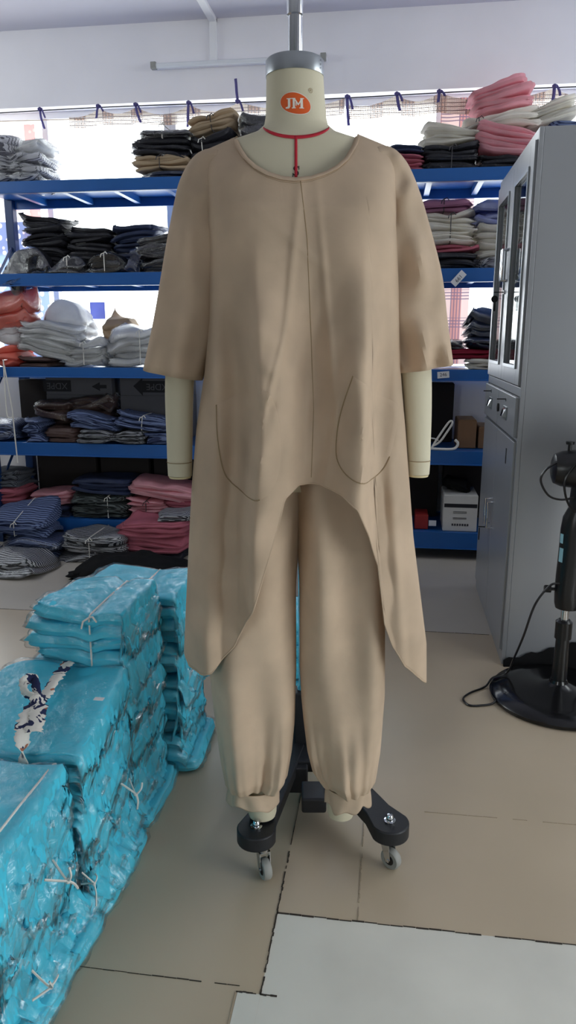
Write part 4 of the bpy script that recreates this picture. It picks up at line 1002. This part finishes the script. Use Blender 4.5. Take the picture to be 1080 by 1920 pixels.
rect(-.0125, -.0085, -h + .003, h); rect(-.0145, -.0065, h - .0014, h); bar((-.0125, -h + .004), (-.0085, -h + .003), (-.0105, -h), (-.0160, -h)); bar((-.0160, -h), (-.0130, -h), (-.0145, -h + .003), (-.0165, -h + .002))
rect(-.0045, -.0010, -h, h); rect(-.006, .0005, -h, -h + .0014); rect(-.0062, .0, h - .0014, h)
rect(.0080, .0122, -h, h); rect(.0062, .0138, -h, -h + .0014); rect(.0085, .0142, h - .0014, h)
bar((-.0010, h), (-.0038, h), (.0038, -h + .005), (.0048, -h + .0075)); bar((.0102, h), (.0122, h), (.0048, -h + .0045), (.0038, -h + .0065))
rect(.0002, .0018, -.004, .0015)
mb.build('emblem_letters', M['white'], form, smooth=False)
mb = MB()
ring_ = lambda r: [neck_pt(.0265 + r * math.cos(a), 1.5605 + r * math.sin(a), .0005) for a in np.linspace(0, 2 * PI, 20, endpoint=False)]
mb.loft([ring_(.0040), ring_(.0033)], cap=False); put_text(mb, 'R', lambda u_, v_: neck_pt(.0265 + u_ * .0055, 1.5605 + v_ * .0055, .0005)); mb.build('registered_mark', mat('tan_print', lin(150, 128, 90), .7), form, smooth=False)
# stand: hanging pole arching to a rear mast, socket, V base, casters
path = [(-.008, 0, 1.58), (-.008, 0, 1.80), (-.008, 0, 2.05)]
for q in range(1, 12):
    a = PI * q / 12; path.append((-.008 + .003 * q / 12, .165 - .165 * math.cos(a), 2.05 + .165 * math.sin(a)))
path += [(-.005, .33, 2.05), (.010, .33, 1.2), (.02, .33, .22)]
MB().tube(path, .0118, 20).build('pole', M['chrome'], form)
MB().lathe([(.0118, 1.69), (.0142, 1.692), (.0142, 1.80), (.0118, 1.81)], (-.008, 0, 0), 20).build('pole_sleeve', M['chrome'], form)
sk = MB().box(-.004, .044, .305, .355, .075, .25); sk.build('mast_socket', M['blackm'], form, smooth=False, bevel=.004)
MB().lathe([(.016, .25), (.016, .262), (.0125, .268)], (.02, .33, 0), 20).build('socket_collar', M['chrome'], form)
def leg(ex, ey, sx, sy):
    """flat stadium bar from the mast to the round front end"""
    a = Vector((sx, sy)); e = Vector((ex, ey)); d = (e - a).normalized(); n = Vector((-d.y, d.x)); out = []
    w0, w1 = .030, .043
    out.append(a + n * w0); k_ = e - d * .05
    out.append(k_ + n * w0 * 1.05)
    ang0 = math.atan2(n.y, n.x)
    for q in range(0, 17):
        aa = ang0 - PI * q / 16; out.append(e + Vector((math.cos(aa), math.sin(aa))) * w1)
    out.append(k_ - n * w0 * 1.05); out.append(a - n * w0)
    ring0 = [(p.x, p.y, .075) for p in out]; ring1 = [(p.x, p.y, .108) for p in out]
    o = MB().loft([ring0, ring1]).build('base_leg', M['blackm'], form, bevel=.003, angle=30)
    MB().lathe([(.013, .108), (.013, .111), (.0085, .112), (.0085, .119), (.006, .124), (0, .126)], (e.x, e.y, 0), 16).build('cap_nut', M['chrome'], o)
    return o, e
def caster(e, ang):
    o = thing('caster', '', 'x', (e[0], e[1], 0), ang); o.parent = form
    for kk in ('label', 'category'): del o[kk]
    MB().lathe([(.012, -.009), (.021, -.009), (.0235, -.006), (.0235, .006), (.021, .009), (.012, .009)], (.012, 0, .0235), 26, 'y', cap=False).build('tyre', M['rubber'], o)
    MB().lathe([(.0, -.008), (.0135, -.008), (.0135, .008), (.0, .008)], (.012, 0, .0235), 20, 'y').build('wheel_hub', M['black'], o)
    mb = MB()
    for s_ in (-1, 1):
        mb.loft([[(-.010, s_ * .0125, .062), (.012, s_ * .0125, .062), (.018, s_ * .0125, .026), (.006, s_ * .0125, .018)], [(-.010, s_ * .0108, .062), (.012, s_ * .0108, .062), (.018, s_ * .0108, .026), (.006, s_ * .0108, .018)]])
    mb.box(-.014, .014, -.0125, .0125, .061, .064).lathe([(.014, .063), (.014, .072), (.008, .076)], (0, 0, 0), 16); mb.lathe([(.004, -.014), (.004, .014)], (.012, 0, .0235), 10, 'y')
    mb.build('fork', M['chrome'], o)
    return o
_, e = leg(-.089, -.035, .0, .33); caster((-.075, -.05), -1.15 + PI * 0)
_, e2 = leg(.205, -.015, .04, .33); caster((.200, -.02), -.75)
MB().box(-.02, .06, .22, .36, .076, .107).box(-.03, .03, .20, .235, .03, .10).build('cross_block', M['blackm'], form, smooth=False, bevel=.004)
MB().box(.012, .07, .075, .15, .062, .1).build('foot_pedal', M['blackm'], form, smooth=False, bevel=.005)
MB().box(-.05, .09, .34, .40, .075, .107).build('rear_bar', M['blackm'], form, smooth=False, bevel=.004)
caster((-.03, .385), .6); caster((.07, .385), .2)

# ------------------------------------------------------------------ tunic
XLz = [1.47, 1.40, 1.296, 1.181, 1.081, .979, .872, .763, .649, .531, .45]; XLx = [-.176, -.168, -.163, -.166, -.179, -.197, -.209, -.218, -.227, -.236, -.242]
XRz = [1.469, 1.342, 1.22, 1.091, .979, .872, .763, .649, .531, .43]; XRx = [.176, .176, .185, .193, .207, .219, .231, .249, .268, .273]
xL = lambda z: np.interp(z, XLz[::-1], XLx[::-1]); xR = lambda z: np.interp(z, XRz[::-1], XRx[::-1])
SHx = [-.25, -.19, -.113, -.06, .05, .103, .182, .25]; SHz = [1.44, 1.466, 1.497, 1.53, 1.53, 1.502, 1.473, 1.45]
zsh = lambda x: np.interp(x, SHx, SHz)
NKx = [-.115, -.104, -.092, -.075, -.056, -.032, -.008, .018, .043, .062, .079, .094, .104]; NKz = [1.496, 1.468, 1.448, 1.431, 1.420, 1.4125, 1.410, 1.413, 1.421, 1.431, 1.446, 1.472, 1.501]
def ztop(x): return np.where((x > NKx[0]) & (x < NKx[-1]), np.interp(x, NKx, NKz), zsh(x))
HEM = [(-.240, .512), (-.222, .490), (-.195, .490), (-.17, .502), (-.126, .556), (-.086, .655), (-.060, .745), (-.034, .832), (-.026, .868), (-.001, .888), (.038, .888), (.077, .874), (.103, .852), (.128, .795), (.156, .712), (.166, .612), (.187, .553), (.215, .505), (.25, .468), (.272, .44)]
HS, HZ = [], []
for x, z in HEM: HS.append((2 * x - xL(z) - xR(z)) / (xR(z) - xL(z))); HZ.append(z)
HS[0] = -1.0; HS[-1] = 1.0
zhem = lambda s: np.interp(s, HS, HZ)
def sx(s, z): return (xL(z) + xR(z)) / 2 + s * (xR(z) - xL(z)) / 2
DEPz = [.43, .6, .85, 1.0, 1.15, 1.28, 1.36, 1.42, 1.46, 1.5]; DEPf = [.105, .122, .136, .132, .130, .130, .122, .102, .084, .07]; DEPb = [.085, .105, .125, .125, .115, .1, .098, .095, .09, .075]
G = lambda x, m, s: np.exp(-((x - m) / s) ** 2)
def folds(x, z):
    A = np.clip((1.345 - z) / .30, 0, 1); A = A * A * (3 - 2 * A)
    B = np.clip((1.0 - z) / .4, 0, 1)
    drift = -.03 * np.clip((1.0 - z) / .5, 0, 1)
    def AG(m, wl, wr_): return np.exp(-((x - m) / np.where(x < m, wl, wr_)) ** 2)
    ml = -.066 + drift * .7 + .004 * np.sin(z * 14); mr = .106 - drift * .5 + .004 * np.sin(z * 12 + 1)
    f = A * (.056 * AG(ml, .018, .050) - .026 * AG(ml - .050, .026, .020) + .054 * AG(mr, .038, .018) - .024 * AG(mr + .046, .018, .024) - .018 * G(x, .022, .030) + .012 * G(x, -.150 + drift, .02))
    for (xa, za, sl, wd, am, zr) in ((-.020, 1.20, .10, .007, .006, .16), (.052, 1.15, -.10, .006, .005, .18), (-.045, 1.08, .25, .005, .005, .08), (.060, .98, .15, .006, .005, .10), (-.10, .80, .10, .008, .006, .22), (.135, .78, -.12, .009, .007, .22), (-.15, .70, .06, .010, .006, .18), (.19, .72, -.10, .010, .007, .2), (.015, 1.0, .05, .006, .004, .12)):
        f += am * G(x - sl * (z - za), xa, wd) * G(z, za, zr)
    f += A * (.006 * G(x, -.020, .012) * np.sin(6 + z * 9) + .005 * G(x, .055, .014) * np.sin(2 + z * 11))
    f += B * (.010 * np.sin(x * 70 + z * 4) * np.clip(np.abs(x) - .08, 0, .1) * 10 * .5)
    # soft creases
    f += .0022 * np.sin(x * 60 + z * 38 + 2 * np.sin(z * 9)) * A + .0016 * np.sin(x * 95 - z * 55 + 3 * np.sin(x * 20)) * A
    f += .004 * G(z - .35 * (x + .06), 1.045, .008) * G(x, -.055, .03) - .004 * G(z - .35 * (x + .06), 1.03, .008) * G(x, -.055, .03)
    f += .003 * G(z + .8 * (x - .02), 1.28, .012) * G(x, .0, .05)
    f += .0035 * np.sin((z + .5 * x) * 130) * G(x, -.06, .03) * G(z, 1.10, .06) * A
    # bust points
    f += .010 * (G(x, -.075, .045) + G(x, .085, .045)) * G(z, 1.32, .06)
    f = np.where(z < .9, np.maximum(f, -.012 - .01 * np.clip((z - .7) / .2, 0, 1)), f)
    return f
def tunic_y(x, z, front=True):
    s = np.clip((2 * x - xL(z) - xR(z)) / (xR(z) - xL(z)), -1, 1)
    h = np.clip((zsh(x) - z) / .10, 0, 1); g = np.sqrt(np.clip(1 - (1 - h) ** 2, 0, 1))
    pw_ = np.interp(z, [.5, 1.05, 1.2, 1.5], [2.6, 2.8, 6, 7]); edge = np.sqrt(np.clip(1 - np.abs(s) ** pw_, 0, 1))
    if front:
        y = -np.interp(z, DEPz, DEPf) * edge * g - folds(x, z) * np.clip(edge * 1.6, 0, 1)
        inb = np.abs(x - BCX(z)) < bi(z, BHW)
        return np.where(inb & (z > 1.2), np.minimum(y, body_y(x, z) - .0035), y)
    y = np.interp(z, DEPz, DEPb) * edge * g + .35 * folds(-x, z) * edge
    return np.maximum(y, 0.0)
NS, NTT = 150, 130
th = np.linspace(-PI / 2, PI / 2, NS)
S_ = np.sin(th) * .6 + .4 * th / (PI / 2)
tt = np.linspace(0, 1, NTT)
def panel(front):
    rows = []
    zt = np.array([float(ztop(sx(s, 1.45))) for s in S_]); zh = zhem(S_)
    if not front:
        zt = np.where((sx(S_, 1.45) > NKx[0]) & (sx(S_, 1.45) < NKx[-1]), np.minimum(zsh(sx(S_, 1.45)), 1.50 - .02 * (1 - (sx(S_, 1.45) / .11) ** 2)), zsh(sx(S_, 1.45)))
        zh = np.maximum(zhem(S_), np.interp(S_, [-1, -.5, 0, .5, 1], [.5, .56, .62, .54, .44])) * 0 + np.where(np.abs(S_) < 1, zhem(S_), zhem(S_))
    out = []
    for t_ in tt:
        z = zt + (zh - zt) * t_; x = sx(S_, z); y = tunic_y(x, z, front)
        # sides sit a little forward of the seam so the panels meet
        out.append(np.stack([x, y, z], 1))
    return out
fr, bk = panel(True), panel(False)
tun = thing('tunic', 'beige cotton tunic with arched front hem worn by the dress form', 'tunic', O, RZ)
mb = MB()
vs = []; fs = []
for r in fr: vs += r.tolist()
base = len(vs)
for i in range(NTT - 1):
    for j in range(NS - 1):
        a = i * NS + j; fs.append((a, a + NS, a + NS + 1, a + 1))
for r in bk: vs += r.tolist()
for i in range(NTT - 1):
    for j in range(NS - 1):
        a = base + i * NS + j; fs.append((a, a + 1, a + NS + 1, a + NS))
me = bpy.data.meshes.new('bodice'); me.from_pydata(vs, [], fs)
bm = bmesh.new(); bm.from_mesh(me)
edge_v = [v for v in bm.verts if v.is_boundary]; bmesh.ops.remove_doubles(bm, verts=edge_v, dist=.0012)
bm.to_mesh(me); bm.free(); me.materials.append(M['tunic']); me.polygons.foreach_set('use_smooth', [True] * len(me.polygons))
o = bpy.data.objects.new('bodice', me); COL.objects.link(o); o.parent = tun
q = o.modifiers.new('solid', 'SOLIDIFY'); q.thickness = .0012; q.offset = 1
def on_front(x, z, off): return (float(x), float(tunic_y(np.array(x), np.array(z))) - off, float(z))
# neck binding
nb = [on_front(x, float(np.interp(x, NKx, NKz)) - .0035, .0022) for x in np.linspace(NKx[0] + .004, NKx[-1] - .003, 70)]
MB().tube(nb, .0048, 8, flat=.45).build('neck_binding', M['tunic'], tun)
MB().tube([on_front(x, float(np.interp(x, NKx, NKz)) - .0098, .0008) for x in np.linspace(NKx[0] + .004, NKx[-1] - .003, 70)], .0006, 5).build('binding_stitch', M['stitch'], tun)
# centre seam
sz_ = np.linspace(1.405, .90, 60); sx_ = np.interp(sz_, [.888, 1.02, 1.133, 1.312, 1.405], [.022, .0255, .021, .012, .001])
MB().tube([on_front(a, c_, .0010) for a, c_ in zip(sx_, sz_)], .00085, 5).build('center_seam', M['stitch'], tun)
# armhole seams
for sgn, pts in ((-1, [(-.172, 1.455), (-.163, 1.40), (-.158, 1.34), (-.158, 1.28)]), (1, [(.174, 1.455), (.168, 1.40), (.166, 1.34), (.170, 1.28), (.176, 1.22)])):
    P_ = spline([(a, 0, c_) for a, c_ in pts], 8)
    MB().tube([on_front(p.x, p.z, .001) for p in P_], .0009, 5).build('armhole_seam', M['stitch'], tun)
# hem edge roll
hx = [(float(sx(s, zhem(s))), float(zhem(s))) for s in S_[2:-2]]
MB().tube([on_front(x, z + .001, .0005) for x, z in hx], .0016, 6).build('hem', M['tunic'], tun)
# patch pockets
def pocket(out, edge_from, edge_to, nm):
    c = np.mean(out, 0); P_ = [Vector((a, 0, b_)) for a, b_ in out]; loop = spline(P_ + [P_[0]], 8)[:-1]
    rings_ = []
    for q in np.linspace(.05, 1, 14):
        rings_.append([on_front(c[0] + (p.x - c[0]) * q, c[1] + (p.z - c[1]) * q, .0034 if q < .97 else .0018) for p in loop])
    o = MB().loft(rings_, cap=False).build('patch_pocket', M['tunic'], tun)
    n = len(loop); seg = [loop[i % n] for i in range(int(edge_from * n), int(edge_to * n))]
    MB().tube([on_front(p.x, p.z, .0026) for p in seg], .0011, 5).build('pocket_stitch', M['stitch'], o)
pocket([(.090, 1.085), (.074, 1.03), (.066, .985), (.068, .935), (.095, .905), (.145, .900), (.172, .940), (.185, 1.02), (.150, 1.045), (.12, 1.066)], 0, .60, 'r')
pocket([(-.150, 1.030), (-.148, .97), (-.135, .90), (-.10, .872), (-.065, .875), (-.04, .905), (-.032, .96), (-.040, 1.03), (-.06, 1.062), (-.10, 1.052)], .0, .4, 'l')
# sleeves
def sleeve(outer, inner, dep, wr):
    n = 40; oz = spline([(a, 0, b_) for a, b_ in outer], 10); iz = spline([(a, 0, b_) for a, b_ in inner], 10)
    oz = [oz[int(round(i))] for i in np.linspace(0, len(oz) - 1, n)]; iz = [iz[int(round(i))] for i in np.linspace(0, len(iz) - 1, n)]
    rows = []
    for k_ in range(n):
        t_ = k_ / (n - 1); c_ = (oz[k_] + iz[k_]) / 2; hv = (oz[k_] - iz[k_]) / 2
        d = np.interp(t_, [0, .12, .4, 1], dep); row = []
        for a in np.linspace(0, 2 * PI, 56, endpoint=False):
            p = c_ + hv * math.cos(a); yy = -d * math.sin(a)
            f_ = wr * (math.sin(7 * a + 9 * t_) * .5 + math.sin(13 * t_ * 2 + 3 * a) * .8 + .6 * math.sin(31 * t_ - 5 * a)) * min(1, t_ * 2.5) * abs(math.sin(a))
            fd = wr * 1.6 * math.sin(hv.x * 0 + 3.2 * math.cos(a) * 2 + 1.0 + 8 * t_) * t_ * abs(math.sin(a))
            row.append((p.x, .004 + yy - (f_ + fd) * (1 if math.sin(a) > 0 else -1), p.z))
        rows.append(row)
    o = MB().loft(rows, cap=False).build('sleeve', M['tunic'], tun, solid=.0012)
    # cap of the shoulder
    return o
sleeve([(-.150, 1.482), (-.190, 1.464), (-.216, 1.425), (-.228, 1.385), (-.243, 1.324), (-.272, 1.19), (-.298, 1.088)], [(-.120, 1.485), (-.110, 1.44), (-.115, 1.38), (-.120, 1.33), (-.130, 1.26), (-.150, 1.17), (-.186, 1.068)], [.004, .052, .066, .058], .0022)
sleeve([(.140, 1.488), (.180, 1.470), (.206, 1.435), (.226, 1.388), (.263, 1.277), (.281, 1.18), (.296, 1.099)], [(.110, 1.490), (.108, 1.44), (.115, 1.38), (.122, 1.32), (.135, 1.24), (.158, 1.16), (.190, 1.082)], [.004, .052, .066, .058], .0062)

# ------------------------------------------------------------------ trousers
tro = thing('trousers', 'beige cotton balloon trousers gathered into cuffs on the dress form', 'trousers', O, RZ)
def trouser_leg(lz, lx, rz_, rx_, seed):
    zz = np.concatenate([np.linspace(.96, .40, 40), np.linspace(.39, .186, 44)]); rows = []; rng = np.random.default_rng(seed); ph = rng.uniform(0, 6, 8)
    na = 160
    for z in zz:
        l_ = np.interp(z, lz[::-1], lx[::-1]); r_ = np.interp(z, rz_[::-1], rx_[::-1]); cx, hw = (l_ + r_) / 2, (r_ - l_) / 2
        d = np.interp(z, [.186, .195, .22, .30, .5, .7, .96], [.038, .056, .069, .073, .074, .076, .078]); row = []
        gth = np.clip((.40 - z) / .21, 0, 1) ** 1.4
        for a in np.linspace(0, 2 * PI, na, endpoint=False):
            rip = 1 + gth * (.10 * (abs(math.sin(7 * a + ph[0] + .6 * math.sin(9 * z))) - .5) + .05 * math.sin(19 * a + ph[1])) * abs(math.sin(a)) ** .5
            fo = .013 * math.sin(3 * a + ph[2] + 6 * (z - .3)) + .008 * math.sin(5 * a + ph[3] - 5 * z)
            fo += .005 * math.sin(40 * (z - .3) + 4 * a + ph[4]) * np.clip((.45 - z) / .2, 0, 1)
            sa = math.sin(a); pe = np.interp(z, [.72, .88], [1.0, .42]); sa = math.copysign(abs(sa) ** pe, sa)
            row.append((cx + hw * math.cos(a) * (1 + .5 * (rip - 1)), -(d * rip + fo) * sa, z))
        rows.append(row)
    return MB().loft(rows, cap=False).build('trouser_leg', M['trouser'], tro, solid=.0012), rows
lzL, lxL = [.96, .65, .55, .47, .41, .346, .256, .205, .19, .186], [-.17, -.18, -.184, -.186, -.182, -.176, -.167, -.158, -.150, -.142]
rzL, rxL = [.96, .82, .649, .47, .346, .28, .217, .195, .186], [.030, .006, -.004, -.003, -.006, -.012, -.022, -.034, -.042]
lzR, lxR = [.96, .82, .649, .47, .40, .346, .28, .23, .2, .186], [-.026, -.005, .004, .005, .009, .014, .022, .034, .052, .066]
rzR, rxR = [.96, .7, .59, .409, .282, .21, .19, .186], [.185, .182, .181, .186, .181, .171, .162, .152]
trouser_leg(lzL, lxL, rzL, rxL, 1); trouser_leg(lzR, lxR, rzR, rxR, 2)
def cuff(x0, x1, d, z0, z1, seed):
    rng = np.random.default_rng(seed); ph = rng.uniform(0, 6, 4); rows = []; cx, hw = (x0 + x1) / 2, (x1 - x0) / 2
    for t_ in np.linspace(0, 1, 12):
        row = []
        for a in np.linspace(0, 2 * PI, 64, endpoint=False):
            fl = 1 + .06 * t_ * (.5 + .5 * math.sin(3 * a + ph[0])) + .07 * t_ * math.sin(7 * a + ph[1]) - .03 * math.sin(PI * t_) * math.sin(9 * a + ph[2])
            zz = z1 + (z0 - z1) * t_ * (1 + .10 * math.sin(3 * a + ph[0]) + .12 * math.sin(7 * a + ph[3]))
            row.append((cx + hw * fl * math.cos(a), -d * fl * math.sin(a), zz))
        rows.append(row)
    MB().loft(rows, cap=False).build('cuff', M['trouser'], tro, solid=.0016)
cuff(-.150, -.040, .044, .152, .190, 5); cuff(.064, .160, .044, .148, .190, 8)
rows = [[(.005 + hw * math.cos(a), -d * math.sin(a), z) for a in np.linspace(0, 2 * PI, 64, endpoint=False)] for z, hw, d in ((.93, .170, .080), (1.0, .158, .104), (1.06, .145, .1), (1.085, .14, .096))]
MB().loft(rows, cap=False).build('hip_panel', M['trouser'], tro, solid=.0015)
